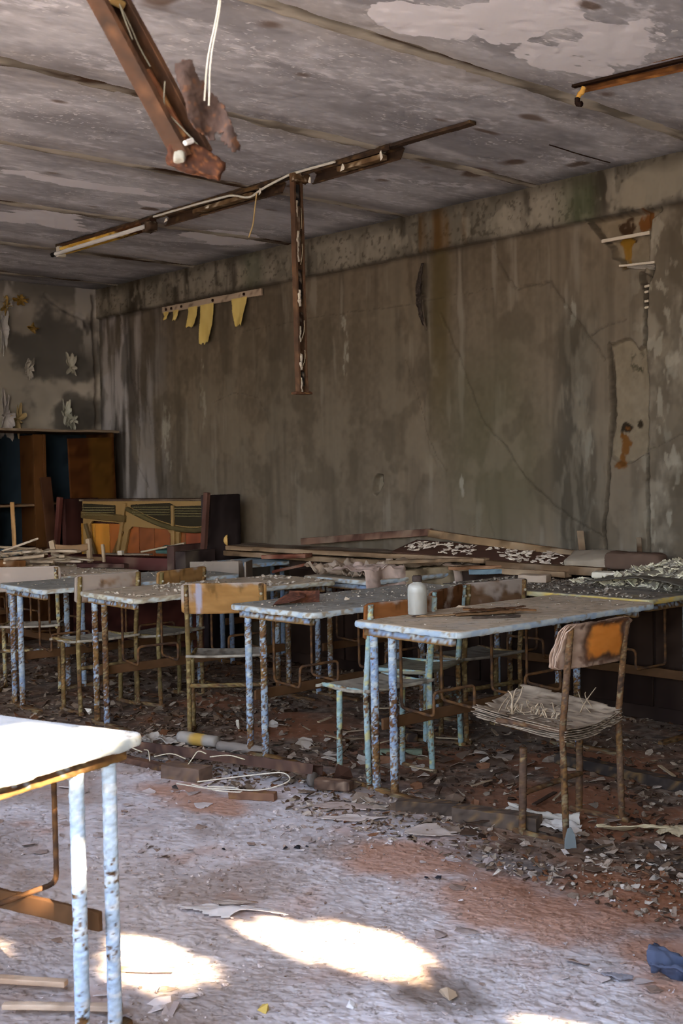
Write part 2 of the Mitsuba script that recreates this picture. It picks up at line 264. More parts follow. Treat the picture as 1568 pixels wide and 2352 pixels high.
xs = [XL - .05]; 
while xs[-1] < -2.7: xs.append(xs[-1] + float(np.interp(xs[-1], [-10, -4.4], [.014, .0068])))
xs = np.r_[xs, np.arange(-2.6, XR + .2, .15)]
zs = np.r_[np.arange(-.02, .75, .04), np.arange(.75, ZC + .03, .0085)]
X, Z_ = np.meshgrid(xs, zs, indexing='ij'); X, Z_ = X.ravel(), Z_.ravel()
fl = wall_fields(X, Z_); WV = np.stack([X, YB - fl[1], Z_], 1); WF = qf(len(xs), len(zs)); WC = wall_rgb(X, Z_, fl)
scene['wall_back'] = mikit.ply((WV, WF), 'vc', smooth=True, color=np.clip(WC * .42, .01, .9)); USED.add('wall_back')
labels['wall_back'] = {'label': 'long plastered wall with stains, cracks and broken plaster', 'category': 'wall', 'kind': 'structure'}
struct('wall_back__core', mv(rbox(XR - XL + .4, .12, ZC + .2, .01, .4), ((XL + XR) / 2, YB + .16, ZC / 2)), S(120, 110, 98))

# ---- left end wall
ys, zs = np.arange(YF - .05, YB + .05, .016), np.r_[np.arange(-.02, 1.4, .04), np.arange(1.4, ZC + .03, .012)]
Yg, Zg = np.meshgrid(ys, zs, indexing='ij'); Yg, Zg = Yg.ravel(), Zg.ravel(); P = np.stack([Yg, Zg, Yg * 0], 1)
crk = segd(Yg + .03 * (FB(P, 8, 3, 50) - .5), Zg, [(6.0, 3.1), (6.02, 2.2), (6.0, 1.2)]); crk2 = segd(Yg, Zg + .03 * (FB(P, 12, 3, 51) - .5), [(5.5, 3.06), (5.75, 2.92), (5.9, 2.88), (5.93, 2.8)])
hx = .02 * (FB(P, 1.5, 3, 52) - .5) + .006 * (FB(P, 12, 3, 53) - .5) - .02 * st(.02, .006, crk) - .016 * st(.014, .005, crk2)
c = lerp(S(138, 130, 120), S(168, 158, 147), st(.3, .7, FB(P, 2.2, 4, 54)))
dk = st(.95, .55, np.hypot((Yg - 5.62) / .52, (Zg - 2.50) / .5) + 2.2 * (FB(P, 3.2, 5, 55) - .5)); c = lerp(c, S(74, 71, 68), dk * .85)
dk = st(.9, .5, np.hypot((Yg - 5.75) / .35, (Zg - 1.95) / .4) + 2.2 * (FB(P, 4, 5, 56) - .5)); c = lerp(c, S(70, 66, 62), dk * .85)
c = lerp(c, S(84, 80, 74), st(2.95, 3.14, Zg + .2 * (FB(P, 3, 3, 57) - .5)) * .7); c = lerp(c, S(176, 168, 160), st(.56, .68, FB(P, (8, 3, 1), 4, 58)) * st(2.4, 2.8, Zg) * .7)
c = lerp(c, S(84, 74, 64), st(.03, .0, crk) * .7)
scene['wall_left'] = mikit.ply((np.stack([XL + hx, Yg, Zg], 1), qf(len(ys), len(zs))[:, ::-1]), 'vc', smooth=True, color=np.clip(c, .01, .9)); USED.add('wall_left')
labels['wall_left'] = {'label': 'far end wall with dark damp patches', 'category': 'wall', 'kind': 'structure'}
struct('wall_left__core', mv(rbox(.12, YB - YF + .4, ZC + .2, .01, .4), (XL - .12, (YB + YF) / 2, ZC / 2)), S(120, 110, 98))

# ---- window walls behind the camera (out of the frame, they let the daylight in)
WALLC = S(168, 158, 145)
def wall_with_openings(axis, at, a0, a1, holes, t=.3):
    ps, cur = [], a0
    def blk(u0, u1, z0, z1):
        if u1 - u0 > .01 and z1 - z0 > .01:
            ps.append(mv(rbox(*( (u1 - u0, t, z1 - z0) if axis == 'x' else (t, u1 - u0, z1 - z0)), .01, .5), ((u0 + u1) / 2, at, (z0 + z1) / 2) if axis == 'x' else (at, (u0 + u1) / 2, (z0 + z1) / 2)))
    for u0, u1, z0, z1 in holes: blk(cur, u0, 0, ZC + .16); blk(u0, u1, 0, z0); blk(u0, u1, z1, ZC + .16); cur = u1
    blk(cur, a1, 0, ZC + .16); return merge(ps)
WIN = [(-8.6, -7.5, 1.1, 2.9), (-6.3, -5.2, .9, 2.95), (-4.3, .55, .70, 3.10)]
struct('wall_front', wall_with_openings('x', YF - .15, XL - .2, XR + .3, WIN), WALLC)
WINR = [(-.4, 2.7, .85, 3.08)]
struct('wall_right', wall_with_openings('y', XR + .15, YF - .3, YB + .2, WINR), WALLC)
def frame_bars(axis, at, hole, n):
    u0, u1, z0, z1 = hole; q = []
    P3 = (lambda u, z: (u, at, z)) if axis == 'x' else (lambda u, z: (at, u, z))
    for u in np.linspace(u0 + .025, u1 - .025, n + 1): q.append(bar(P3(u, z0), P3(u, z1), .05, .05, .004, .6, up=(1, 0, 0)))
    for z in (z0 + .025, z1 - .025): q.append(bar(P3(u0, z), P3(u1, z), .05, .05, .004, .6))
    return merge(q)
for i, w in enumerate(WIN): struct(f'window_{i + 1}', frame_bars('x', YF - .15, w, 2 if i < 2 else 3), S(150, 150, 140))
struct('window_4', frame_bars('y', XR + .15, WINR[0], 1), S(150, 150, 140))
struct('ground', mv(rbox(60, 60, .2, .02, 10), (0, 0, -.62)), S(164, 166, 170), label='dry pale ground outside the windows')

# ---- floor
FX, FY = np.arange(XL - .05, XR + .1, .03), np.arange(YF - .1, YB + .06, .03)
def floor_h(x, y):
    P = np.stack([x, y, x * 0], 1); t = st(3.25, 3.75, y + .35 * (FB(P, 1.3, 3, 60) - .5) + .14 * (x + 4) * (x > -4))
    return (.012 * (FB(P, 1.1, 3, 61) - .5) + .004 * (FB(P, 9, 3, 62) - .5)) + t * (.022 * (FB(P, 5, 3, 63) - .45) + .012 * (FB(P, 18, 2, 64) - .5)) - .004
def fz(x, y): return float(floor_h(np.array([x], float), np.array([y], float))[0])
def floor_col(p, n, uv):
    x, y = p.x, p.y
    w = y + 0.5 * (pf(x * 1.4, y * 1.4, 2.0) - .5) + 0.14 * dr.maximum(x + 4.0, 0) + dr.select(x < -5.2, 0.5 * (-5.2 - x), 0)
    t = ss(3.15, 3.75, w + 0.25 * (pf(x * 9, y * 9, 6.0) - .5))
    f1, f2, f3 = pf(x * 5, y * 5, 1.0, 4), pf(x * 40, y * 40, 3.0, 3), pf(x * 150, y * 150, 4.0, 2)
    a = mix(mi.Color3f(0.53, 0.475, 0.475), mi.Color3f(0.70, 0.65, 0.665), ss(.3, .68, .6 * f1 + .4 * f2))
    a = mix(a, mi.Color3f(0.32, 0.235, 0.19), ss(.52, .7, pf(x * 3, y * 3, 17.0, 4)) * .6)
    a = mix(a, mi.Color3f(0.27, 0.2, 0.16), ss(2.05, 1.5, y + .9 * (pf(x * 2.3, y * 2.3, 19.0, 3) - .5) + .15 * (x + 2.6)) * ss(-1.6, -2.3, x) * .7)  # shade under the foreground desk mixed into the floor colour as brown
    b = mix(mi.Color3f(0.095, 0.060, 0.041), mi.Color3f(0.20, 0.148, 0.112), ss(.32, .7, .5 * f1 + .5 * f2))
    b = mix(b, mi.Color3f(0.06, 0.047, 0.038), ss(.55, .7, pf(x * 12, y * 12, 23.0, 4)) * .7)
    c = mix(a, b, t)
    o = mi.Float(0)
    for ox, oy, rx, ry in ((-5.1, 4.3, .5, .45), (-4.2, 4.2, .5, .4), (-3.0, 4.05, .7, .4), (-2.2, 3.35, .45, .35), (-3.05, 3.05, .35, .25), (-4.3, 3.05, .5, .2), (-1.75, 3.0, .4, .4), (-3.4, 4.7, .5, .4), (-6.0, 4.4, .4, .3), (-2.5, 3.0, .5, .3)):
        o = dr.maximum(o, 1.0 - dr.sqrt(dr.square((x - ox) / rx) + dr.square((y - oy) / ry)))
    om = ss(-.05, .6, o + .9 * (pf(x * 6, y * 6, 29.0, 4) - .5)); c = mix(c, mix(mi.Color3f(0.47, 0.25, 0.165), mi.Color3f(0.25, 0.105, 0.055), t), om * .85)
    c = mix(c, mi.Color3f(0.62, 0.57, 0.55), ss(.76, .82, f3 * .6 + f2 * .4) * .6); c = mix(c, mi.Color3f(0.10, 0.08, 0.065), ss(.35, .25, f3 * .55 + f2 * .45) * .5)
    st_ = ss(1.0, .5, dr.sqrt(dr.square((x + 2.2) / .2) + dr.square((y - 2.35) / .13)) + .5 * (pf(x * 14, y * 14, 33.0) - .5)); c = mix(c, mi.Color3f(0.17, 0.13, 0.105), st_ * .7)
    return c
scene['m_floor'] = {'type': 'twosided', 'bsdf': {'type': 'bumpmap', 'arbitrary': mikit.proc(lambda p, n, uv: pf(p.x * 45, p.y * 45, 1.0, 4), 2e-3), 'scale': 0.012, 'bsdf': {'type': 'diffuse', 'reflectance': mikit.proc(floor_col)}}}
A_, B_ = np.meshgrid(FX, FY, indexing='ij'); A_, B_ = A_.ravel(), B_.ravel()
struct('floor', thick(np.stack([A_, B_, floor_h(A_, B_)], 1), qf(len(FX), len(FY)), .2, np.array([[0, 0, -1.0]])), None, 'm_floor', label='dusty floor strewn with debris')

# ================================================================== DESKS AND CHAIRS
def paint_mask(P, amount, seed, z0=0.0, z1=.7):
    """0..1 where the paint film still holds: fine flakes, gathered in bands along the tube"""
    n = .30 * FB(P, (34, 34, 11), 3, seed) + .70 * FB(P, (150, 150, 85), 3, seed + 1); band = FB(np.stack([P[:, 2] * 0 + seed, P[:, 0] * 6, P[:, 2] * 5], 1), 1, 2, seed + 11); g = st(z0, z1, P[:, 2])
    return st(-.03, .03, n - (.5 + (.5 - amount) * .5 - .10 * (g - .5) -   .62 * (band - .5)))
def post(p0, p1, r, seed, amount, cols, zr=(0, .7), res=.007, seg=12, lump=.0016):
    """a steel tube with flaking paint: the paint film stands proud of the rust"""
    mk = lambda V: paint_mask(V, amount, seed, *zr)
    v, f = tube([p0, p1], r, seg, res, disp=lambda V: .0011 * mk(V) + lump * (FB(V, 70, 2, seed + 2) - .5) + lump * 1.6 * st(.62, .8, FB(V, 45, 2, seed + 5)))
    return v, f, steel_col(seed, amount, cols, zr)
def steel_col(seed, amount, cols, zr=(0, .7)):
    """rust, then what is left of a yellowish primer, then the paint"""
    def fn(V):
        m = paint_mask(V, amount, seed, *zr); r = FB(V, 55, 3, seed + 3); p = FB(V, (14, 14, 6), 3, seed + 4)
        rust = lerp(lerp(RUSTD, RUST, st(.35, .55, r)), OCHRE, st(.50, .66, .5 * FB(V, 110, 2, seed + 6) + .5 * FB(V, (20, 20, 7), 3, seed + 16)) * cols[3])
        rust = lerp(rust, S(158, 150, 116), st(.56, .64, .6 * FB(V, 130, 2, seed + 12) + .4 * FB(V, 24, 2, seed + 13)) * cols[3] * .7)
        pc = lerp(lerp(cols[0], cols[1], st(.4, .6, p)), cols[2], st(.54, .66, FB(V, 40, 3, seed + 8)))
        pc = pc * (.50 + .95 * FB(V, 110, 3, seed + 9))[:, None]
        return lerp(rust, pc, m * .93)
    return fn
BLUES, SKY, GREENS, OCHRES, RUSTY = (BLUE, BLUE2, PALE, .6), (S(178, 198, 220), S(190, 206, 222), S(212, 218, 224), .6), (S(132, 156, 154), S(146, 164, 168), S(172, 166, 118), .8), (S(116, 98, 62), S(94, 76, 50), S(146, 128, 88), .7), (S(84, 64, 52), S(104, 84, 70), S(96, 76, 60), .5)

def xform(m, x, y, a, z=0.0):
    v, f = m; c, s = math.cos(a), math.sin(a); return np.stack([x + c * v[:, 0] - s * v[:, 1], y + s * v[:, 0] + c * v[:, 1], v[:, 2] + z], 1), f
def desk(x, y, a, label, seed, cols=BLUES, amount=.6, L=1.4, W=.634, top=(DUST, DUSTP), edge=BLUE2, ew=.6, near=1.0, rack=True, g='two-seat school desks', pale=PALE, bar_amount=None):
    k = thing('school_desk', label, 'desk', g); pl = lambda m: xform(m, x, y, a)
    def P(name, m, col, label=None): return part(k, name, pl(m), col(m[0]) if callable(col) else col, 'vc', True, label)
    v, f = rbox(W, L, .030, .011, .012 / near if near > 1 else .02); v = v + np.array([W / 2, L / 2, .740])
    rr = .045; core = np.clip(v[:, :2], [rr, rr], [W - rr, L - rr]); d = v[:, :2] - core; q = (np.abs(d) > 1e-9).all(1); ln = np.linalg.norm(d, axis=1)
    v[q, :2] = core[q] + d[q] * (np.abs(d[q]).max(1) / ln[q])[:, None]
    v[:, 2] += .004 * (FB(v, 4, 3, seed) - .5) - .0035 * st(.5, .7, FB(v, 30, 3, seed + 1)) * (v[:, 2] < .752)
    v[:, :2] += (.005 * (FB(v, 26, 3, seed + 2) - .5))[:, None]
    def tc(V):
        t = lerp(top[0], top[1], st(.35, .65, .6 * FB(V, 6, 4, seed + 3) + .4 * FB(V, 45, 2, seed + 4))); t = lerp(t, edge * .8, st(.58, .7, FB(V, 9, 4, seed + 5)) * .15); t = lerp(t, S(70, 60, 50), st(.62, .72, FB(V, 34, 3, seed + 6)) * .5)
        e = lerp(edge, pale, st(.4, .6, FB(V, 18, 3, seed + 7))); e = lerp(e, S(140, 128, 110), st(.62 - .3 * (1 - ew), .75 - .3 * (1 - ew), FB(V, 40, 3, seed + 8)))
        return lerp(e, t, st(.7500, .7545, V[:, 2] + .002 * (FB(V, 50, 2, seed + 9) - .5)))
    P('tabletop', (v, f), tc)
    res, seg = .007 / near, int(12 * min(near, 1.4))
    for j, yy in enumerate((.064, L - .064)):
        m = wob(mv(rbox(W - .1, .032, .046, .005, .014), (W / 2 - .02, yy, .708)), .004, 60, seed + j)
        P('crossbar', m, lambda V: lerp(steel_col(seed + 20, amount if bar_amount is None else bar_amount, cols)(V), lerp(OCHRE, RUSTD, FB(V, 70, 2, seed + 21)), st(.702, .692, V[:, 2] + .014 * (FB(V, 50, 2, seed + 22) - .5))))
        for xx in (.082, .198):
            i = seed + 31 + j * 5 + int(xx * 10); v, f, c = post((xx, yy, -.012), (xx, yy, .688), .0172, i, amount, cols, res=res, seg=seg); P('leg', (v, f), c)
        P('foot_bar', wob(mv(rbox(.42, .034, .026, .008, .03), (.24, yy, .006)), .008, 40, seed + 41 + j), steel_col(seed + 42, .12, RUSTY))
    P('stretcher', wob(mv(rbox(.016, L - .10, .05, .004, .02), (.14, L / 2, .305)), .005, 30, seed + 50), lambda V: lerp(RUST * .6, RUST * 1.0, FB(V, 40, 3, seed + 51)))
    if rack:
        for j, y0 in enumerate((.25, .86) if L > 1.15 else (.25,)):
            y1 = y0 + .26; pts = fillet([(.057, y0, .72), (.057, y0, .34), (.29, y0 - .03, .335), (.29, y0 - .03, .44), (.29, y1 - .03, .44), (.29, y1 - .03, .335), (.057, y1, .34), (.057, y1, .72)], .025, 4)
            P('book_rack', tube(pts, .0075, 7, .02, disp=lambda V: .002 * (FB(V, 60, 2, seed + 60) - .5)), lambda V: lerp(RUSTD * 1.3, S(108, 76, 48), st(.35, .65, FB(V, 50, 3, seed + 61 + j))))
    return k
WL = S(128, 150, 172)
desk(-3.887, 3.594, math.radians(-1.2), 'pale blue two-seat desk with a white bottle standing on it', 100, BLUES, .50, near=1.5, ew=.9)
desk(-4.853, 3.650, math.radians(1.0), 'pale blue two-seat desk with a rusty bent tin on its near end', 200, BLUES, .47, near=1.2, top=(S(138, 134, 126), S(160, 154, 144)))
desk(-6.098, 3.522, math.radians(-3.7), 'dusty two-seat desk with bare board edge, plaster crumbs over it, behind the orange-backed chair', 300, BLUES, .40, top=(DUST, DUSTP), edge=S(178, 172, 152), ew=.5)
desk(-6.971, 3.462, math.radians(-4.0), 'two-seat desk with bright blue crossbar and legs at the left edge of the photo', 400, BLUES, .54, top=(S(134, 132, 124), S(158, 152, 142)))
desk(-2.59 - 1.4 * .96, 1.69 - 1.4 * .28, math.radians(-73.7), 'sunlit pale blue desk in the left foreground', 500, SKY, .86, near=2.2, top=(S(196, 200, 206), S(214, 214, 214)), edge=S(214, 198, 176), ew=.95, bar_amount=.12)
desk(-4.73, 5.70, -PI / 2, 'desk with yellow front edge turned sideways, grey rubble spread on it', 600, BLUES, .5, top=(S(104, 98, 90), S(140, 130, 118)), edge=S(190, 160, 84), ew=1.0, pale=S(176, 166, 130))
desk(-5.82, 4.96, 0.0, 'desk buried under torn cardboard and paper sheets', 700, BLUES, .5, L=.74, top=(DUST, DUSTP))
desk(-7.08, 3.96, PI / 2, 'dusty desk turned sideways behind the left row of desks, heaped with broken wood slats', 800, BLUES, .5, top=(DUSTP * .9, DUSTP), edge=S(160, 170, 176))
desk(-9.40, 3.50, 0.0, 'desk in front of the cabinet with a dull blue board on it', 900, BLUES, .5, L=1.3, top=(DUSTP * .9, DUSTP))
desk(-7.36, 5.36, 0.0, 'short pale blue table under the left end of the long fallen boards', 1000, (BLUE, BLUE, BLUE2, .3), .95, L=.62, W=.5, top=(S(140, 158, 170), S(160, 172, 180)), edge=S(140, 172, 204), rack=False, g=None)

def backrest(w, h, t, bow, seed, col, layers=1):
    def fn(u, v):
        r = .05 / h; X_ = (u - .5) * w; e = np.clip((np.abs(u - .5) - .5 + .10) / .10, 0, 1); zz = (v - .5) * h * (1 - .16 * e ** 3); return np.stack([bow * (1 - (2 * u - 1) ** 2), X_, zz], 1)
    return sheet(44, 18, fn, t)
def chair(x, y, a, label, seed, cols=OCHRES, amount=.55, seat=(S(128, 120, 108), S(150, 140, 126)), back=None, w=.40, special=False, g='school chairs', lean=.03, near=1.0, seat_edge=None):
    """origin at the middle between the rear feet; local +x is where the sitter looks"""
    k = thing('school_chair', label, 'chair', g); pl = lambda m: xform(m, x, y, a)
    def P(name, m, col, label=None, smooth=True): return part(k, name, pl(m), col(m[0]) if callable(col) else col, 'vc', smooth, label)
    h = w / 2; res = .007 / near
    for s in (1, -1):
        v, f = tube([(0, s * h, -.012), (.012, s * h, .42), (-lean, s * h, .82)], .0128, int(10 * min(1.4, near)), res, disp=lambda V: .0009 * paint_mask(V, amount, seed + s) + .0018 * (FB(V, 70, 2, seed + 2) - .5)); P('leg', (v, f), steel_col(seed + s, amount, cols))
        fz1 = .335 if special and s == 1 else .415
        v, f = tube([(.20, s * h, -.012), (.19, s * h, fz1)], .0128 if not special else .0145, 10, res, disp=lambda V: .0012 * paint_mask(V, amount, seed + 9 + s) + .0022 * (FB(V, 60, 2, seed + 5) - .5)); P('leg', (v, f), steel_col(seed + 9 + s, min(1, amount + .1), cols))
        P('seat_rail', tube([(.0, s * (h - .012), .422), (.32, s * (h - .012), .424)], .011, 8, .015, disp=lambda V: .002 * (FB(V, 70, 2, seed + 6) - .5)), steel_col(seed + 13, amount, cols))
        P('runner', wob((tube([(-.03, s * h, .004), (.24, s * h, .004)], .013, 8, .02)), .008, 40, seed + 15), steel_col(seed + 14, amount * .5, RUSTY))
    P('cross_rail', tube([(.008, -h, .27), (.008, h, .27)], .012, 8, .015, disp=lambda V: .003 * (FB(V, 60, 2, seed + 8) - .5)), steel_col(seed + 16, amount, cols)) if not special else P('cross_rail', tube([(.19, -h, .16), (.19, h, .16)], .011, 8, .015, disp=lambda V: .003 * (FB(V, 60, 2, seed + 8) - .5)), steel_col(seed + 16, amount, cols))
    if not special:
        def sf(u, v):
            X_ = -.015 + .385 * u; hw = h + .012 - .02 * st(.0, 1, u); e = np.clip((np.maximum(np.abs(v - .5) * 2, np.abs(u - .5) * 2) - .86) / .14, 0, 1)
            return np.stack([X_, (v * 2 - 1) * hw, .436 - .018 * np.sin(u * PI) - .022 * st(.82, 1, u) + .006 * (2 * v - 1) ** 2 + .003 * (FB(np.stack([u, v, u * 0 + seed], 1), 5, 2, seed) - .5)], 1)
        m = sheet(30, 30, sf, .014); P('seat', m, lambda V: lerp(lerp(seat[0], seat[1], st(.3, .7, FB(V, (10, 40, 10), 4, seed + 20))), S(70, 58, 46), st(.6, .72, FB(V, (14, 60, 14), 3, seed + 21)) * .6))
        bk_ = None; m = mv(backrest(w + .055, .165, .011, -.012, seed, None), (-lean * .8 + .016, 0, .745), ry=-lean / .4)
        bk_ = P('backrest', m, back if callable(back) else (lambda V: back_col(V, back, seed)))
        for s in (1, -1): part(bk_, 'bolt', pl(mv(hull(trimesh.creation.icosphere(1, .0085).vertices), (-lean * .85 - .012, s * h, .765))), S(150, 140, 120))
    return k
def back_col(V, bc, seed):
    b0, b1, dust = bc; c = lerp(b0, b1, st(.3, .7, FB(V, (8, 8, 30), 4, seed + 30))); c = lerp(c, c * .55, st(.60, .72, FB(V, (30, 30, 6), 3, seed + 31)))
    return lerp(c, S(150, 136, 126), st(.62 - .4 * dust, .74 - .4 * dust, FB(V, 9, 4, seed + 32) + .15 * st(.78, .84, V[:, 2])))
PLY1, PLY2 = S(132, 96, 56), S(152, 114, 70)
def c2_back(V):
    c = back_col(V, (PLY1, PLY2, .0), 21); return lerp(c, S(150, 160, 186), st(.0, -.012, np.abs(V[:, 1] - .135 + .02 * (FB(V, 30, 3, 24) - .5)) - .004 - .03 * FB(V, (30, 30, 12), 3, 25)) * .6)
chair(-5.20, 3.89, 2.42, 'chair with a clean orange-tan plywood back and rusty yellow legs', 2100, OCHRES, .5, back=c2_back)
chair(-6.30, 3.84, PI, 'chair with a mottled dusty brown back behind the crumb-covered desk', 2200, OCHRES, .6, back=(S(120, 88, 58), S(150, 124, 104), .55), seat=(S(150, 140, 124), S(168, 156, 138)))
chair(-6.20, 4.30, PI + .25, 'chair with a plain brown back showing over the crumb-covered desk', 2300, (S(110, 96, 60), S(96, 84, 56), S(130, 116, 80), .7), .5, back=(S(126, 92, 56), S(146, 112, 72), .0))
chair(-7.23, 3.80, 2.45, 'chair with a dusty pinkish-grey back beside the blue-legged desk at the left', 2400, (S(196, 178, 128), S(170, 150, 104), S(150, 170, 180), .5), .5, back=(S(150, 134, 124), S(166, 150, 140), .75), seat=(S(150, 138, 122), S(170, 158, 142)))
chair(-3.86, 3.87, PI - .02, 'greenish peeling chair under the desk with the bottle, nearest its end', 2500, GREENS, .66, back=(S(112, 70, 40), S(130, 84, 50), .1), seat=(S(140, 130, 116), S(160, 150, 134)), near=1.2)
chair(-4.07, 4.40, PI + .32, 'greenish peeling chair with a dark brown back, farther under the desk with the bottle', 2600, GREENS, .66, w=.36, back=(S(92, 60, 40), S(108, 72, 48), .1), seat=(S(110, 104, 88), S(132, 124, 104)))
chair(-4.12, 4.83, PI - .1, 'shaded chair between the bottle desk and the desk with the yellow front edge', 3000, OCHRES, .4, back=(S(96, 70, 50), S(116, 88, 66), .3), seat=(S(100, 92, 82), S(120, 112, 100)))

# ---- the rusty chair in front at the right: split plywood seat and a warped, delaminated back
CX, CY, CA = -2.765, 3.825, PI + .07
rc = chair(CX, CY, CA, 'rusty chair with a splintered plywood seat and warped orange back at the right', 3100, (S(84, 66, 56), S(96, 74, 60), S(104, 80, 60), .45), .45, special=True, near=1.6, g=None)
def rcp(name, m, col, smooth=True, label=None): return part(rc, name, xform(m, CX, CY, CA), col(m[0]) if callable(col) else col, 'vc', smooth, label)
for i in range(6):
    def sf(u, v, i=i):
        p = np.stack([u * 3, v * 3, u * 0 + i], 1); o = .012 * (FB(p, 1.4, 3, 300 + i) - .5) * (1 + .3 * i) ; x_ = -.005 + (.455 + .012 * (i % 3)) * u + o * (u > .5); hw = .205 + o
        y_ = (v * 2 - 1) * hw * (1 - .22 * (u * v) ** 2)
        z_ = .425 + .0052 * (i - 2) + .030 * u * (1 - v) + .012 * u - .038 * np.sin(v * PI) * .5 - .02 * (1 - u) * v + .0035 * (i - 2) * st(.1, 0, np.minimum(np.minimum(u, 1 - u), np.minimum(v, 1 - v))) + .006 * (FB(p, 1.4, 2, 320 + i) - .5)
        return np.stack([x_, y_, z_], 1)
    rcp('seat_ply', sheet(46, 46, sf, .0038, mask=(lambda u, v, i=i: FB(np.stack([u * 14, v * 14, u * 0 + i * 3], 1), 1, 3, 340 + i) > .16 + .20 * st(.05, .0, np.minimum(np.minimum(u, 1 - u), np.minimum(v, 1 - v))) + (.34 if i == 5 else .0) * st(.42, .2, np.hypot(u - .5, v - .6)))),
        lambda V, i=i: lerp(lerp(S(126, 110, 94), S(162, 144, 124), st(.3, .7, FB(V, (14, 60, 14), 4, 360 + i))), S(88, 72, 58), st(.56, .68, FB(V, (20, 80, 20), 3, 370 + i)) * .8))
rs = np.random.default_rng(31)
for i in range(30):
    u0, v0 = rs.uniform(.10, .34), rs.uniform(-.08, .12); big = i < 8
    if big: u0, v0 = (.36 + rs.uniform(-.06, .04), rs.uniform(.02, .12)) if i < 5 else (.10 + rs.uniform(-.03, .05), rs.uniform(-.16, -.09))
    ang = rs.uniform(0, 2 * PI); Lc = rs.uniform(.06, .09) if big else rs.uniform(.04, .08); t = np.linspace(0, 1, 12); curl = rs.uniform(.6, 1.6) if big else rs.uniform(2, 4.5); z0 = .43 + .02 * u0
    th = curl * t * (1 if big else 1.0); xx = u0 + math.cos(ang) * Lc * t * np.cos(th * .5); yy = v0 + math.sin(ang) * Lc * t * np.cos(th * .5) + .01 * np.sin(t * 5 + i); zz = z0 + (Lc * 1.1 * np.sin(np.minimum(t * 1.5, 1.4)) if big else .028 * np.sin(np.minimum(th, PI)))
    rcp('wood_curl', tube(np.stack([xx, yy, zz], 1), (.0046 if big else .0036) * (1 - .5 * t), 5, None, flat=.45), S(176, 154, 128) * rs.uniform(.7, 1.1))
for i in range(4):
    def bf(u, v, i=i):
        p = np.stack([u * 3, v * 3, u * 0 + i * 2], 1); o = .014 * (FB(p, 2, 3, 400 + i) - .5); y_ = (u - .5) * (.442 + .006 * i) + o; e = np.clip((np.abs(u - .5) - .40) / .10, 0, 1)
        z_ = .735 + (v - .5) * .175 * (1 - .13 * e ** 2) + .6 * o + .012 * (u - .5)
        x_ = -.016 - .10 * (v - .5) * .35 + .0055 * i - .04 * st(.3, 1, u) * st(.3, 0, v) * .3 - .006 * np.sin(u * PI) + .004 * i * st(.78, 1, u) + .034 * st(.6, 1, u) * (1 - v) + .008 * (FB(p, 1.2, 2, 410 + i) - .5) - .02 * st(.9, 1, v) * .4
        return np.stack([x_, y_, z_], 1)
    def bcol(V, i=i):
        c = lerp(S(150, 122, 104), S(176, 150, 132), st(.3, .7, FB(V, (10, 14, 30), 4, 430 + i)))
        if i == 0:
            q = np.maximum(np.abs(V[:, 1] + .05) / .13, np.abs(V[:, 2] - .742) / .072) + .95 * (FB(V, 13, 4, 440) - .5)
            c = lerp(c, S(70, 44, 32), st(1.3, .98, q) * .9); c = lerp(c, lerp(S(196, 112, 44), S(214, 138, 66), FB(V, (20, 20, 60), 3, 441)), st(1.0, .70, q))
            c = lerp(c, S(92, 64, 50), st(.56, .66, FB(V, 22, 3, 442)) * st(.8, 1.1, q) * .8)
        return c
    rcp('backrest_ply', sheet(50, 26, bf, .005), bcol)

# ================================================================== CABINET AND PIANO
CBY0, CBY1, CBX0, CBX1, CBZ = 4.72, 5.90, XL + .03, -9.50, 1.80
cb = thing('cabinet', 'open wooden cabinet with blue inside against the far end wall', 'cabinet')
BROWN, BRD, CBLUE = S(76, 48, 27), S(50, 33, 22), S(36, 46, 55)
def wcol(c0, c1, seed, axis=2, dust=0.0):
    sc = [22, 22, 22]; sc[axis] = 2.2
    return lambda V: lerp(lerp(lerp(c0, c1, st(.3, .7, FB(V, sc, 4, seed))), c0 * .5, st(.58, .7, FB(V, [k * 2 for k in sc], 3, seed + 1)) * .7), DUST, st(.55, .75, FB(V, 6, 3, seed + 2)) * dust)
bxp = lambda a, b, r=.004, res=.06: mv(rbox(*[abs(q - p) for p, q in zip(a, b)], r, res), [(p + q) / 2 for p, q in zip(a, b)])
part(cb, 'back_panel', bxp((CBX0, CBY0, .1), (CBX0 + .012, CBY1, CBZ)), wcol(CBLUE, CBLUE * 1.25, 1201))
part(cb, 'side_panel', bxp((CBX0, CBY0, .0), (CBX1, CBY0 + .035, CBZ)), wcol(BROWN, BROWN * 1.5, 1202)); part(cb, 'side_panel', bxp((CBX0, CBY1 - .03, .0), (CBX1, CBY1, CBZ)), wcol(BRD, BROWN, 1203))
part(cb, 'divider', bxp((CBX0, 5.19, .1), (CBX1, 5.215, CBZ - .02)), wcol(BROWN, BROWN * 1.2, 1204)); part(cb, 'divider_stile', bxp((CBX1 - .03, 5.10, .1), (CBX1 - .008, 5.215, CBZ - .02)), wcol(BROWN, BROWN * 1.25, 1205))
part(cb, 'bottom_board', bxp((CBX0, CBY0, .78), (CBX1, CBY1, .80)), wcol(BRD, BROWN, 1206, 1)); part(cb, 'plinth', bxp((CBX1 - .04, CBY0, .0), (CBX1 - .01, CBY1, .78)), wcol(BRD, BROWN * .8, 1207, 1))
part(cb, 'shelf', bxp((CBX0, CBY0 + .03, 1.155), (CBX1 - .02, 5.19, 1.175)), wcol(S(96, 74, 56), S(130, 104, 80), 1208, 1)); part(cb, 'shelf', bxp((CBX0, 5.21, 1.165), (CBX1 - .02, CBY1 - .03, 1.185)), wcol(S(96, 74, 56), S(130, 104, 80), 1209, 1))
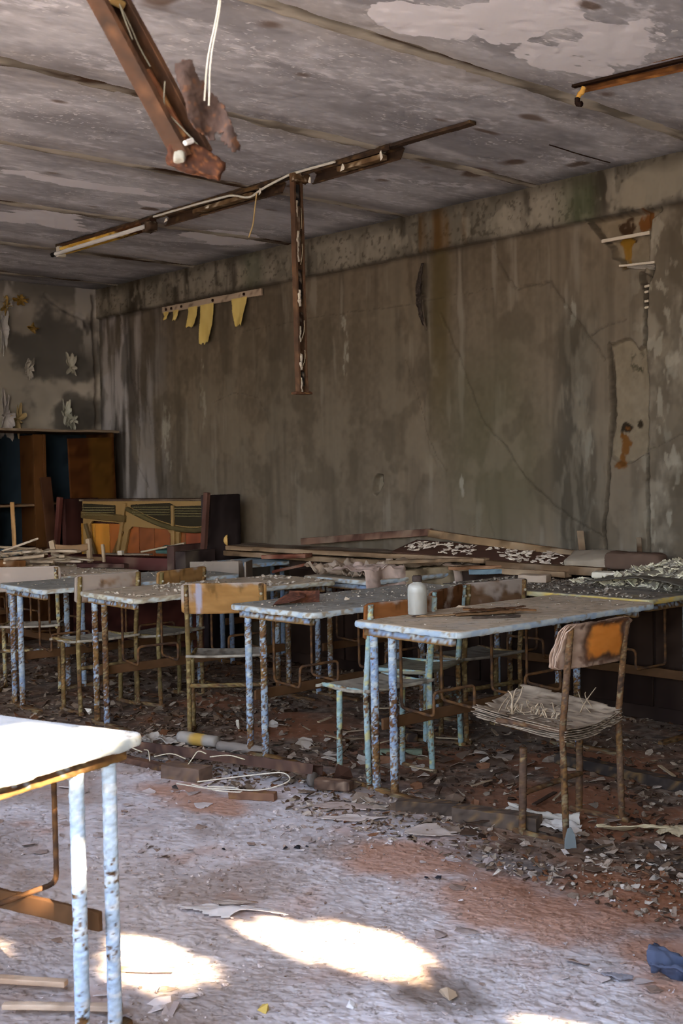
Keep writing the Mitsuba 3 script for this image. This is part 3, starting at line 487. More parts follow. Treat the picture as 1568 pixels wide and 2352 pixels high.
part(cb, 'top_board', wob(mv(rbox(CBX1 - CBX0 + .05, CBY1 - CBY0 + .06, .022, .004, .05), ((CBX0 + CBX1) / 2 + .02, (CBY0 + CBY1) / 2, CBZ + .012), rx=-.012), .02, 3, 1210), wcol(S(110, 92, 76), S(140, 124, 106), 1211, 1, .6), label='warped dusty top board')
dv, df = mv(rbox(.02, .50, 1.0, .004, .05), (CBX1 + .05, 5.645, 1.25), rz=.12, rx=.035)
part(cb, 'door', (dv, df), lambda V: lerp(wcol(S(58, 32, 18), S(84, 48, 24), 1212, 1)(V), wcol(S(74, 48, 22), S(94, 62, 28), 1213, 1)(V), st(5.60, 5.63, V[:, 1] + .05 * (FB(V, 8, 3, 1214) - .5)) * st(5.86, 5.83, V[:, 1])), label='brown door hanging ajar')
one('plank', mv(rbox(.02, .10, .78, .003, .04), (-9.36, 5.16, 1.02), ry=-.10, rx=.04), wcol(S(52, 34, 26), S(74, 48, 34), 1215), 'dark narrow plank leaning inside the open cabinet', 'plank', bsdf='vc')
one('plywood_strip', sheet(4, 24, lambda u, v: np.stack([-9.44 + .02 * u, 4.83 + .028 * u + .012 * np.sin(v * PI), 1.20 * v], 1), .012), wcol(S(150, 112, 72), S(180, 140, 96), 1216), 'thin bent light wood strip standing at the left of the cabinet', 'wood strip')

PX, PY, PA = -9.05, 5.18, math.atan2(.36, 1.42)
pn_ = thing('piano', 'gutted upright piano with bare gold frame and soundboard', 'piano'); PW = 1.50
pp = lambda m: xform((m[0] * [1, 1, .97], m[1]), PX, PY, PA)
def pnp(name, m, col, label=None, bsdf='vc', parent=None, kind=None, smooth=True): return part(parent or pn_, name, pp(m), col(m[0]) if callable(col) else col, bsdf, smooth, label, kind)
DK, DK2, GOLD, GOLDD = S(40, 26, 24), S(66, 40, 36), S(160, 124, 72), S(104, 82, 48)
pnp('side_panel', bxp((-.045, -.06, 0), (.0, .34, 1.26), .008), wcol(DK, DK2, 1301), 'dark side panel')
sl, fl_ = bxp((-.035, -.02, .0), (.005, .02, .66)); pnp('side_board', mv((sl, fl_), (-.085, -.10, .62), ry=.13), wcol(S(70, 40, 36), S(96, 58, 50), 1302), 'leaning dark red board')
pnp('side_panel', bxp((PW, -.09, 0), (PW + .05, .34, 1.285), .008), wcol(S(36, 30, 30), S(58, 50, 50), 1303), 'scuffed black side panel')
pnp('cheek', mv(bxp((-.02, -.02, 0), (.02, .02, .68)), (PW + .005, -.10, .63), ry=.10), wcol(S(74, 50, 44), S(100, 72, 62), 1304))
pnp('back_frame', bxp((0, .16, .05), (PW, .32, 1.235)), wcol(DK, DK2, 1305, 0))
for i in range(9):
    a = i * PW / 9; base = [S(196, 132, 44), S(200, 128, 40), S(176, 96, 36), S(150, 80, 34), S(140, 74, 32), S(146, 76, 32), S(150, 84, 36), S(150, 70, 34), S(130, 60, 30)][i]
    pnp('soundboard_plank', bxp((a + .002, .115, .06), (a + PW / 9 - .002, .135, 1.04), .002), wcol(base * .55, base * .8, 1310 + i), None, 'vcg')
Pg = shapely.Polygon
plate = Pg([(.06, .30), (.06, 1.235), (PW - .01, 1.235), (PW - .01, .30)])
holes = [Pg([(.135, 1.035), (.17, 1.065), (.47, 1.05), (.50, 1.02), (.315, .30), (.20, .30)]).buffer(-.012).buffer(.012), Pg([(.58, .99), (.62, 1.02), (1.00, 1.0), (1.035, .96), (1.03, .30), (.40, .30)]).buffer(-.012).buffer(.012), Pg([(1.125, .97), (1.15, .985), (1.60, .985), (1.60, .30), (1.10, .30)]).buffer(-.015).buffer(.015)]
for hh in holes: plate = plate.difference(hh)
pv, pfc = extr(plate, .022); pv = np.stack([pv[:, 0], .105 - pv[:, 2], pv[:, 1]], 1)
pnp('iron_plate', (pv, pfc), lambda V: GOLD * .6, 'tarnished gold cast frame', 'vcg', smooth=False)
for (a, b, w_, c_) in (((.10, 1.04), (.36, .32), .035, GOLDD), ((.56, 1.22), (.36, .32), .03, GOLD), ((1.075, 1.2), (1.08, .32), .035, GOLD), ((.52, .98), (.18, .36), .018, S(120, 84, 36))):
    pnp('plate_strut', bar((a[0], .075, a[1]), (b[0], .075, b[1]), w_, .03, .006), lambda V: lerp(c_ * .45, c_ * .75, FB(V, 30, 3, 1330)), None, 'vcg')
pnp('iron_rim', bar((.06, .07, 1.12), (.56, .07, 1.085), .03, .06, .008, .04), lambda V: lerp(S(60, 50, 34), GOLDD, FB(V, 30, 3, 1331)))
t_ = np.linspace(0, 1, 24); cpath = np.stack([.58 + .88 * t_, np.full(24, .07), 1.17 - .19 * np.sin(t_ * PI * .62) ** 1.0 + .02 * t_], 1)
pnp('iron_rim', tube(cpath, .022, 8), lambda V: lerp(S(50, 44, 34), S(96, 82, 50), FB(V, 40, 3, 1332)))
pb = Pg([(.075, 1.13), (.44, 1.11), (.44, 1.20), (.075, 1.215)]).union(Pg([(.62, 1.205)] + [(float(q[0]), float(q[2]) + .03) for q in cpath[1:]] + [(1.455, 1.20), (1.10, 1.19), (1.03, 1.22)]))
for g_ in pb.geoms:
    v_, f_ = extr(g_, .012); pk_ = pnp('pin_block', (np.stack([v_[:, 0], .085 - v_[:, 2], v_[:, 1]], 1), f_), S(46, 40, 30), smooth=False)
pins = []
for r_ in range(4):
    for q in np.arange(.09, 1.44, .0155):
        z_ = 1.20 - .021 * r_ - .02 * (q < .5) if q < .44 else 1.185 - .021 * r_ - (.01 if q > 1.1 else .0)
        if .44 < q < .66 or 1.05 < q < 1.10: continue
        pins.append(mv(rbox(.007, .03, .007, .002, .05), (q + .004 * (r_ % 2), .062, z_)))
pnp('tuning_pins', merge(pins), S(120, 108, 76), 'rows of tuning pins', parent=pk_, kind='stuff')
pnp('top_board', bxp((.02, .08, 1.235), (PW, .30, 1.252)), wcol(S(70, 54, 44), S(120, 100, 82), 1333, 0, .5))
pnp('key_bed', bxp((.10, -.34, .70), (PW - .02, .04, .78), .006), wcol(S(60, 34, 32), S(84, 52, 48), 1334, 0, .35)); pnp('key_slip', bxp((.10, -.36, .70), (PW - .10, -.33, .80), .004), wcol(S(66, 34, 34), S(96, 60, 56), 1335, 0, .4))
pnp('arm', bxp((PW - .10, -.38, .64), (PW - .03, .05, .90), .006), wcol(S(58, 40, 38), S(86, 66, 60), 1336, 2, .4)); pnp('arm', bxp((PW + .0, -.40, .52), (PW + .10, -.05, .86), .006), wcol(S(40, 32, 32), S(60, 50, 48), 1337, 2, .3))
pnp('bottom_panel', bxp((.02, -.02, .05), (PW, .02, .69)), wcol(DK, S(80, 44, 36), 1338, 0))

# ================================================================== CEILING STEELWORK
def uchan(p0, p1, opening, w, d, t=.003, seed=0, gaps=0.0):
    """a U-shaped steel channel from p0 to p1, open towards 'opening' """
    p0, p1 = np.asarray(p0, float), np.asarray(p1, float); L = np.linalg.norm(p1 - p0); a = (p1 - p0) / L; o = np.asarray(opening, float); o = o - a * (o @ a); o /= np.linalg.norm(o); s = np.cross(a, o); M = np.array([a, o, s])
    pc = [mv(rbox(L, t, w, .001, .03), (L / 2, -d + t, 0)), mv(rbox(L, d, t, .001, .03), (L / 2, -d / 2, -w / 2)), mv(rbox(L, d, t, .001, .03), (L / 2, -d / 2, w / 2)), mv(rbox(L, t, .012, .001, .03), (L / 2, -t / 2, -w / 2 + .006)), mv(rbox(L, t, .012, .001, .03), (L / 2, -t / 2, w / 2 - .006))]
    v, f = merge(pc); v = v + .004 * (np.stack([FB(v, 9, 2, seed + k) for k in range(3)], 1) - .5)
    return (v @ M + p0, f), (a, o, s, p0, L)
def rusty(c0, c1, c2, seed, s=40):
    return lambda V: lerp(lerp(c0, c1, st(.3, .7, .6 * FB(V, s, 4, seed) + .4 * FB(V, s / 8, 3, seed + 3))), c2, st(.6, .72, FB(V, s * 2, 2, seed + 1)) * .6)
def wire(name, pts, r, col, label, cat='wire', group=None, parent=None, seed=0):
    p = resample(fillet(pts, .06, 6), .012); m = tube(p, r, 6)
    return part(parent, name, m, col) if parent else one(name, m, col, label, cat, group)
# hanging channel in front, swung down from the ceiling
h0, h1 = np.array([-2.59, 1.26, 3.13]), np.array([-2.214, 1.617, 2.128]); view = np.array([.735, -.665, .10]); rgt = np.array([.675, .737, 0])
hl = thing('hanging_lamp_channel', 'rusty steel lamp channel hanging slanted from the ceiling at the upper left', 'lamp channel')
m, (ax_, op_, sd_, p0_, L_) = uchan(h0, h1, view * .72 + rgt * .70, .074, .05, .0035, 1400)
hc_ = part(hl, 'channel', m, lambda V: rusty(S(44, 28, 17), S(76, 46, 26), S(104, 68, 42), 1401, 60)(V), 'vcr')
fr = lambda l, o, s: p0_ + ax_ * l + op_ * o + sd_ * s
part(hc_, 'socket', bar(fr(.62 * L_, -.035, 0), fr(.66 * L_, -.005, 0), .05, .018, .003, .02), S(150, 118, 74)); part(hc_, 'ballast', bar(fr(.80 * L_, -.034, .0), fr(.96 * L_, -.03, 0), .04, .03, .008, .02), rusty(S(84, 46, 28), S(130, 80, 46), OCHRE, 1403, 50), 'vcr')
part(hc_, 'liner', bar(fr(.30 * L_, -.036, .0), fr(.62 * L_, -.036, .0), .055, .012, .003, .02), rusty(S(46, 32, 26), S(74, 54, 42), S(120, 104, 90), 1404))
e = fr(L_ + .004, -.02, 0)
ev, ef = rbox(.128, .064, .030, .006, .005); ev[:, 1] *= 1 - .35 * st(-.03, .075, ev[:, 0]); ev = ev + .022 * (np.stack([FB(ev, 24, 4, 1405 + q) for q in range(3)], 1) - .5) + .006 * (np.stack([FB(ev, 90, 3, 1415 + q) for q in range(3)], 1) - .5)
e1 = rgt * .80 + np.array([0, 0, -.36]); e1 /= np.linalg.norm(e1); e3 = np.cross(e1, view); e3 /= np.linalg.norm(e3); e2 = np.cross(e3, e1)
part(hl, 'end_plate', (ev[:, [0, 2, 1]] @ np.array([e1, e2, e3]) + e + np.array([.0, 0, -.004]), ef), rusty(S(46, 26, 18), S(80, 44, 26), S(128, 78, 44), 1406, 60), 'vcr')
part(hl, 'ceramic_holder', wob(bar(fr(L_ - .010, -.01, .052), fr(L_ + .006, -.006, .066), .026, .020, .008, .006), .016, 50, 1407), S(150, 144, 132)); part(hl, 'ceramic_holder', bar(fr(L_ - .03, .004, .006), fr(L_ - .026, .004, .034), .012, .012, .004, .02), S(214, 204, 196))
rw = np.random.default_rng(8)
for i in range(7):
    l = [.05, .26, .42, .5, .54, .6, .84][i]; pts = [fr((l + q * .05) * L_, -.012 + .02 * rw.uniform(-.4, .9), rw.uniform(-.028, .03)) for q in range(5)]; wire('wire', pts, .0016, S(170, 160, 140) * rw.uniform(.5, 1.1), '', parent=hl)
# torn sheet hung on a white cord
o_, ex, ez = np.array([-2.172, 1.528, 2.292]), np.array([.68, .735, 0]), np.array([0, 0, 1.0]); pxm = 2.6 / 2772.7
out = [(405, 150), (418, 160), (428, 152), (441, 154), (446, 176), (452, 186), (458, 196), (464, 190), (470, 208), (478, 222), (484, 212), (494, 222), (497, 236), (503, 236), (508, 240), (518, 268), (527, 290), (534, 318), (543, 345), (544, 354), (534, 358), (522, 345), (511, 330), (512, 322), (519, 322), (512, 308), (500, 300), (492, 292), (484, 298), (486, 312), (476, 310), (466, 303), (452, 298), (440, 288), (432, 262), (424, 226), (412, 182)]
poly = shapely.Polygon([((q - 405) * pxm, -(w_ - 150) * pxm) for q, w_ in out]).buffer(.0035, join_style='mitre')
from shapely import prepare, contains_xy
def jag(u, v):
    return o_ + ex * (u * .134)[:, None] - ez * (v * .200)[:, None] + view * (.022 * np.sin(u * 9) + .012 * np.sin(v * 7 + 2 * u) + .012 * (FB(np.stack([u, v, u * 0], 1), 6, 3, 1450) - .5))[:, None]
one('rusty_sheet', sheet(130, 190, jag, .003, mask=lambda u, v: contains_xy(poly, u * .134 + .007 * (FB(np.stack([u, v, u * 0], 1), 22, 3, 1460) - .5), -v * .2 + .012 * (FB(np.stack([u, v, u * 0], 1), 22, 3, 1461) - .5))), lambda V: rusty(S(48, 34, 29), S(84, 64, 56), S(104, 66, 42), 1451, 34)(V), 'torn jagged rust-brown sheet dangling from a white cord', 'metal sheet', bsdf='vcr')
cd = thing('cord', 'thin white cord hanging from the ceiling to the torn sheet', 'cord')
part(cd, 'strand', tube(resample(fillet([(-2.105, 1.612, ZC), (-2.108, 1.602, 2.43), (-2.125, 1.575, 2.30), (-2.133, 1.572, 2.215)], .2, 8), .02), .0018, 6), S(226, 216, 200)); part(cd, 'strand', tube(resample(fillet([(-2.105, 1.615, ZC), (-2.108, 1.606, 2.43), (-2.121, 1.580, 2.30), (-2.128, 1.580, 2.205)], .2, 8), .02), .0018, 6), S(226, 216, 200))
# rail across the ceiling with its lamps
RY = 4.66
one('ceiling_rail', wob(mv(rbox(4.15, .05, .018, .003, .03), (-6.125, RY - .01, 3.152)), .010, 6, 1500), rusty(S(36, 27, 21), S(62, 44, 32), S(110, 88, 60), 1501, 30), 'long rusty steel rail running across the ceiling', 'rail', bsdf='vcr')
for i, (xa, xb, lab) in enumerate(((-6.86, -5.62, 'dark steel lamp channel under the ceiling rail, next to the fluorescent lamp'), (-5.34, -4.62, 'broken rusty lamp channel under the ceiling rail, right of the vertical one'))):
    m, _ = uchan((xa, RY, 3.11), (xb, RY, 3.11), (0, -.5, -1), .10, .075, .003, 1510 + i); k = thing('lamp_channel', lab, 'lamp channel'); part(k, 'channel', m, rusty(S(36, 26, 20), S(70, 50, 36), S(120, 92, 56), 1512 + i, 30), 'vcr')
    part(k, 'ballast', mv(rbox((xb - xa) * .5, .05, .03, .006, .03), ((xa + xb) / 2 + .1, RY, 3.112)), rusty(S(60, 44, 32), S(120, 96, 70), S(180, 164, 140), 1515 + i, 24))
    for j in range(3): part(k, 'paint_flake', mv(hull(np.random.default_rng(i * 7 + j)  .normal(size=(10, 3)) * [.010, .003, .014]), (xa + (xb - xa) * [.12, .5, .93][j], RY - .05, 3.10)), S(196, 188, 174), smooth=False)
lk = thing('fluorescent_lamp', 'fluorescent ceiling lamp with rusty yellow trough and a white tube', 'lamp')
part(lk, 'housing', mv(rbox(1.24, .06, .035, .004, .04), (-7.53, RY - .02, 3.128)), rusty(S(50, 32, 24), S(84, 54, 34), OCHRE, 1520, 26), 'vcr')
tr = Pg([(-.05, 0), (-.02, -.042), (.02, -.042), (.05, 0), (.046, 0), (.018, -.038), (-.018, -.038), (-.046, 0)]); v_, f_ = extr(tr, 1.14); v_, f_ = trimesh.remesh.subdivide_to_size(v_, f_, .05)
part(lk, 'reflector', (np.stack([-8.12 + v_[:, 2], RY - .025 + v_[:, 0], 3.115 + v_[:, 1]], 1), f_), lambda V: lerp(lerp(S(214, 178, 96), S(176, 134, 56), st(.4, .6, FB(V, (10, 40, 40), 3, 1521))), S(74, 46, 28), st(.52, .64, .7 * FB(V, 30, 3, 1522) + .5 * st(-7.6, -6.9, V[:, 0]))), smooth=False, label='yellow rusted trough')
lt_ = part(lk, 'lamp_tube', tube([(-8.13, RY - .075, 3.075), (-6.93, RY - .075, 3.085)], .015, 12), S(196, 192, 188), 'vcg'); part(lt_, 'tube_cap', tube([(-8.18, RY - .075, 3.074), (-8.13, RY - .075, 3.075)], .0165, 12), S(30, 28, 28), label='black tube cap')
part(lk, 'socket', mv(rbox(.05, .06, .08, .008, .03), (-8.10, RY - .045, 3.09)), S(190, 182, 166)); part(lk, 'socket', wob(mv(rbox(.10, .07, .07, .012, .02), (-6.92, RY - .04, 3.085)), .03, 30, 1523), rusty(S(40, 30, 26), S(90, 72, 58), S(200, 188, 170), 1524, 36))
# vertical channel hanging from the rail
vx, vy = -5.365, 4.615
vk = thing('hanging_channel', 'rusty steel channel hanging straight down from the ceiling rail', 'lamp channel')
m, (ax_, op_, sd_, p0_, L_) = uchan((vx, vy, 3.11), (vx + .02, vy - .005, 1.875), view * [1, 1, 0] * .8 + rgt * .62, .062, .042, .003, 1530)
vc_ = part(vk, 'channel', m, rusty(S(58, 42, 32), S(88, 62, 44), S(112, 82, 56), 1531, 40), 'vcr'); fr = lambda l, o, s: p0_ + ax_ * l + op_ * o + sd_ * s
for j, (a, b, c_) in enumerate(((.02, .12, S(44, 42, 42)), (.12, .38, S(100, 78, 64)), (.42, .56, S(34, 28, 26)), (.62, .72, S(44, 32, 26)), (.90, .97, S(30, 28, 28)))):
    part(vc_, 'gear_box', bar(fr(a * L_, -.028, .0), fr(b * L_, -.028, .0), .04, .018, .004, .02), rusty(c_ * .8, c_ * 1.2, S(150, 136, 120), 1532 + j, 40))
for j in range(7):
    a = [.10, .24, .31, .52, .69, .82, .93][j]; q = wob(tube(resample([fr((a) * L_, -.010, .012), fr((a + .05) * L_, -.006, .016), fr((a + .075) * L_, -.012, .010)], .006), .009 + .004 * (j % 2), 7), .016, 50, 1540 + j); part(vc_, 'insulation_shred', q, S(190, 176, 160) * (.7 + .08 * (j % 4)))
for j in range(4):
    a = [.13, .30, .66, .80][j]; wire('wire', [fr(a * L_, -.008, -.02), fr((a + .05) * L_, .004, -.012), fr((a + .10) * L_, -.006, -.016 + .012 * j)], .0025, S(150, 138, 116), '', parent=vk)
part(vk, 'end_plate', wob(bar(fr(L_ + .004, -.02, -.058), fr(L_ + .004, -.02, .062), .05, .016, .004, .012), .01, 40, 1550), rusty(S(56, 36, 28), S(92, 60, 42), OCHRE, 1551, 50), 'vcr'); part(vk, 'hook', wob(bar(fr(-.01, 0, -.07), fr(-.01, 0, .05), .05, .05, .01, .012), .02, 40, 1552), rusty(S(50, 36, 28), S(110, 84, 60), S(190, 176, 156), 1553, 40))
wire('cable', [(-6.84, 4.60, 3.138), (-6.30, 4.585, 3.13), (-5.97, 4.60, 3.128), (-5.86, 4.64, 3.09), (-5.70, 4.62, 3.12), (-5.40, 4.58, 3.14), (-5.02, 4.59, 3.138)], .0075, S(190, 184, 172), 'pale cable lying along the ceiling rail', 'cable')
wire('wire', [(-5.76, 4.62, 3.10), (-5.775, 4.61, 2.98), (-5.80, 4.62, 2.92), (-5.845, 4.62, 2.85)], .005, S(170, 146, 104), 'short frayed wire end dangling from the ceiling rail')
rk = thing('lamp_channel', 'rusty lamp channel fixed to the ceiling at the upper right corner', 'lamp channel')
m, _ = uchan((-3.36, 4.59, 3.15), (-2.05, 4.78, 3.13), (0.2, -.7, -1), .085, .06, .003, 1560); part(rk, 'channel', m, rusty(S(60, 36, 20), S(116, 72, 36), S(160, 110, 54), 1561, 26), 'vcr')
part(rk, 'back_strip', bar((-3.40, 4.60, 3.158), (-2.05, 4.79, 3.155), .03, .012, .002), S(40, 28, 22))
part(rk, 'lamp_holder', wob(tube(resample(fillet([(-3.315, 4.57, 3.13), (-3.325, 4.57, 3.115), (-3.345, 4.565, 3.10), (-3.35, 4.565, 3.085)], .01), .004), .011, 9), .012, 40, 1562), S(196, 150, 76), label='yellowed holder'); part(rk, 'holder_foot', wob(tube(resample([(-3.35, 4.565, 3.088), (-3.352, 4.565, 3.062), (-3.33, 4.57, 3.056)], .006), .013, 9), .006, 40, 1563), S(40, 30, 26), label='dark holder foot')
one('ceiling_crack_wire', tube([(-4.10, 5.33, ZC - .003), (-4.115, 5.6, ZC - .004), (-4.12, 5.92, ZC - .003)], .0035, 6, .03), S(60, 46, 38), 'thin dark wire lying along the ceiling near the top right of the long wall', 'wire')

# ================================================================== ON THE WALLS
bt = thing('batten', 'wooden batten with torn yellow cloth strips on the long wall', 'batten')
bb_ = part(bt, 'board', wob(bar((-8.87, YB - .022, 2.846), (-7.49, YB - .022, 2.842), .022, .056, .004, .03, up=(0, 0, 1)), .008, 8, 1600), lambda V: lerp(lerp(S(150, 130, 112), S(178, 158, 138), FB(V, (5, 30, 30), 3, 1601)), S(84, 64, 50), st(.6, .7, FB(V, 26, 3, 1602)) * .7))
for q in (-8.80, -8.72, -8.57, -8.12, -7.70): part(bb_, 'nail', mv(tube([(0, 0, 0), (0, -.012, 0)], .012, 8), (q, YB - .030, 2.846)), S(44, 30, 24))
for i, (xc, w_, ln_, tp) in enumerate(((-8.80, .085, .07, .8), (-8.655, .085, .09, .65), (-8.40, .135, .17, .25), (-8.20, .185, .33, .15), (-7.765, .20, .22, .5))):
    def cf(u, v, xc=xc, w_=w_, ln_=ln_, tp=tp, i=i):
        p = np.stack([u * 3, v * 3, u * 0 + i], 1); sk = .02 * (1 if i != 4 else -.2); x_ = xc + (u - .5) * w_ * (1 - tp * v ** 1.3) - sk * v * (i > 1) + .008 * (FB(p, 3, 2, 1610 + i) - .5); z_ = 2.825 - ln_ * v * (1 + .18 * (FB(p * [1, 0, 1], 3, 2, 1615 + i) - .5) * (v > .7)); y_ = YB - .036 - .018 * v ** 1.5 * (1 + .4 * u) + .012 * np.sin(u * 5 + v * 3 + i) * v
        return np.stack([x_, y_, z_], 1)
    part(bt, 'cloth_strip', sheet(14, 22, cf, .0018), lambda V: lerp(S(190, 162, 88), S(214, 190, 122), FB(V, (20, 20, 8), 3, 1620 + i)))
ds = thing('bark_strip', 'dark torn strip hanging down on the long wall', 'strip')
part(ds, 'strip', wob(sheet(6, 60, lambda u, v: np.stack([-5.728 + (u - .5) * (.03 + .03 * np.sin(v * PI) * (FB(np.stack([v * 9, v * 0, v * 0], 1), 1, 3, 1630) + .3)), YB - .02 - .05 * np.sin(v * PI) - .01 * u, 2.82 - .42 * v], 1), .006), .016, 24, 1631), rusty(S(38, 32, 30), S(66, 58, 54), S(96, 84, 74), 1632, 40))
for j in range(3): part(ds, 'fibre', tube(resample(fillet([(-5.73 + .012 * j, YB - .04, 2.80 - .1 * j), (-5.715, YB - .06, 2.6), (-5.725 + .008 * j, YB - .04, 2.42), (-5.70, YB - .03, 2.36)], .05), .01), .003, 5), S(90, 78, 68))
for i, (xa, za, xb, zb, tt, lab) in enumerate(((-4.27, 2.748, -3.94, 2.748, .02, 'pale slat across the upper hole in the plaster'), (-4.15, 2.585, -3.91, 2.575, .013, 'pale thin lath at the lower edge of the upper plaster hole'))):
    one('lath', bar((xa, YB - .018, za), (xb, YB - .016, zb), .012, tt, .002, .03), S(180, 168, 152), lab, 'lath')
bl = thing('lath_bundle', 'splayed bundle of grey laths at the lower edge of the upper plaster hole', 'lath')
for j in range(5): part(bl, 'lath', bar((-4.10 + .012 * j, YB - .012, 2.572 - .003 * j), (-3.915, YB - .006, 2.570 - .011 * j + .012), .008, .007, .002, .05), S(120, 112, 104) * (.8 + .1 * j))
for j, (z_, w_) in enumerate(((2.553, .075), (2.415, .04), (2.362, .05), (2.325, .04), (2.447, .035))): one('lath_stub', bar((-3.995, YB + .012, z_), (-3.995 + w_, YB + .012, z_ + .004), .02, .014, .002, .03), S(168, 156, 138), 'short pale lath end in the narrow vertical gap of the plaster', 'lath', 'lath ends in the narrow gap')
rf = np.random.default_rng(17)
for i, (y_, z_, w_, h_, c_, lab) in enumerate(((5.085, 2.93, .06, .10, S(196, 160, 92), 'yellow foam lump at the top left of the end wall'), (5.06, 2.72, .05, .26, S(206, 200, 196), 'long white paint curl hanging at the left of the end wall'), (5.225, 2.995, .085, .07, S(186, 146, 76), 'second yellow foam lump, under the ceiling of the end wall'), (5.10, 2.96, .07, .05, S(214, 206, 194), 'white flake over the yellow lump on the end wall'), (5.335, 2.75, .065, .05, S(190, 152, 84), 'small yellow flake alone on the dark patch of the end wall'), (5.30, 2.385, .05, .10, S(206, 196, 184), 'small white curl in the middle of the end wall'),
        (5.73, 2.42, .07, .16, S(200, 192, 176), 'large white curl on the right of the end wall'), (5.655, 1.985, .06, .15, S(200, 196, 180), 'white curl above the cabinet, left of a pair'), (5.72, 1.925, .075, .12, S(204, 200, 184), 'white curl above the cabinet, right of a pair'), (5.06, 1.96, .09, .22, S(186, 176, 172), 'grey paint curl at the left end of the cabinet top'), (5.17, 1.92, .07, .14, S(186, 160, 116), 'yellowed paint curl over the left end of the cabinet'))):
    def pf_(u, v, i=i):
        p = np.stack([u * 3, v * 3, u * 0 + i * 5], 1); a = u * 2 * PI; q = v * (.10 + 1.15 * st(.15, .85, FB(np.stack([np.cos(a), np.sin(a), a * 0 + i * 3], 1), 2.6, 3, 1651))); return np.stack([XL + .025 + .05 * v ** 2 * (.4 + FB(p, 1, 2, 1652)) + .012 * np.sin(a * 2 + i), y_ + q * np.cos(a) * w_, z_ + q * np.sin(a) * h_], 1)
    one('paint_curl', sheet(60, 10, pf_, .004), lambda V: lerp(c_ * .5, c_ * .75, FB(V, 20, 3, 1653)), lab, 'paint flake')

# ================================================================== FALLEN BOARDS ALONG THE LONG WALL
def plank(p0, p1, w, t, seed, c0, c1, label, name='plank', group=None, dust=.3, split=.008):
    m = wob(bar(p0, p1, w, t, .004, .03), split, 7, seed); return one(name, m, lambda V: lerp(lerp(lerp(c0, c1, st(.35, .65, FB(V, (3, 26, 40), 4, seed + 1))), c0 * .45, st(.56, .68, FB(V, (5, 40, 60), 3, seed + 2)) * .8), DUST, st(.5, .7, FB(V, 7, 3, seed + 3)) * dust), label, 'plank', group)
for i, (xa, lab) in enumerate(((-6.86, 'added dark low cupboard under the left part of the fallen boards'), (-5.60, 'added dark low cupboard under the middle of the fallen boards'), (-4.34, 'added dark low cupboard under the right end of the fallen boards'))):
    k = thing('added_cupboard', lab, 'cupboard', 'added dark cupboards along the long wall'); part(k, 'carcass', bxp((xa, 5.735, 0), (xa + 1.22, 6.01, .762), .006, .1), wcol(S(44, 34, 30), S(66, 52, 44), 1690 + i))  # cupboards added to carry the boards and blacken the space below
    for q in (0, 1): part(k, 'door', bxp((xa + .03 + .59 * q, 5.72, .08), (xa + .60 + .59 * q, 5.738, .70), .004, .08), wcol(S(40, 30, 26), S(60, 46, 38), 1694 + i + q))
W1, W2, WD = S(112, 88, 66), S(150, 124, 98), S(84, 64, 48)
plank((-8.08, 5.70, .790), (-4.30, 5.72, .782), .07, .036, 1700, W1, W2, 'lower of the two long beams at the front of the fallen boards')
plank((-8.02, 5.72, .828), (-4.95, 5.745, .835), .06, .032, 1710, W1, W2, 'upper of the two long beams at the front of the fallen boards')
plank((-4.93, 5.74, .812), (-4.08, 5.76, .806), .06, .05, 1720, WD, W1, 'short beam continuing the fallen boards at the right')
one('fallen_board', wob(mv(rbox(3.0, .26, .02, .004, .04), (-6.55, 5.88, .835), rx=.02), .02, 5, 1730), lambda V: lerp(lerp(S(104, 90, 78), S(140, 124, 108), st(.35, .65, FB(V, (6, 18, 18), 4, 1731))), S(66, 50, 40), st(.55, .7, FB(V, 5, 3, 1732)) * .7), 'dusty wide board lying along the long wall', 'board')
plank((-7.0, 5.985, .88), (-5.66, 6.005, .985), .03, .05, 1740, S(84, 58, 50), S(120, 92, 76), 'dark red-brown beam rising along the wall to the peak of the fallen boards')
plank((-5.68, 6.0, .975), (-4.30, 5.985, .865), .03, .05, 1750, S(104, 80, 58), S(146, 118, 88), 'light brown beam sloping down along the wall from the peak of the fallen boards')
one('fallen_board', wob(mv(rbox(1.55, .25, .018, .003, .03), (-5.02, 5.88, .862), rx=.28, ry=.035), .014, 6, 1760), lambda V: lerp(S(58, 40, 34), S(92, 66, 54), FB(V, (6, 20, 20), 4, 1761)), 'dark sloping board crusted with flaking white paint', 'board')
fp = np.random.default_rng(77)
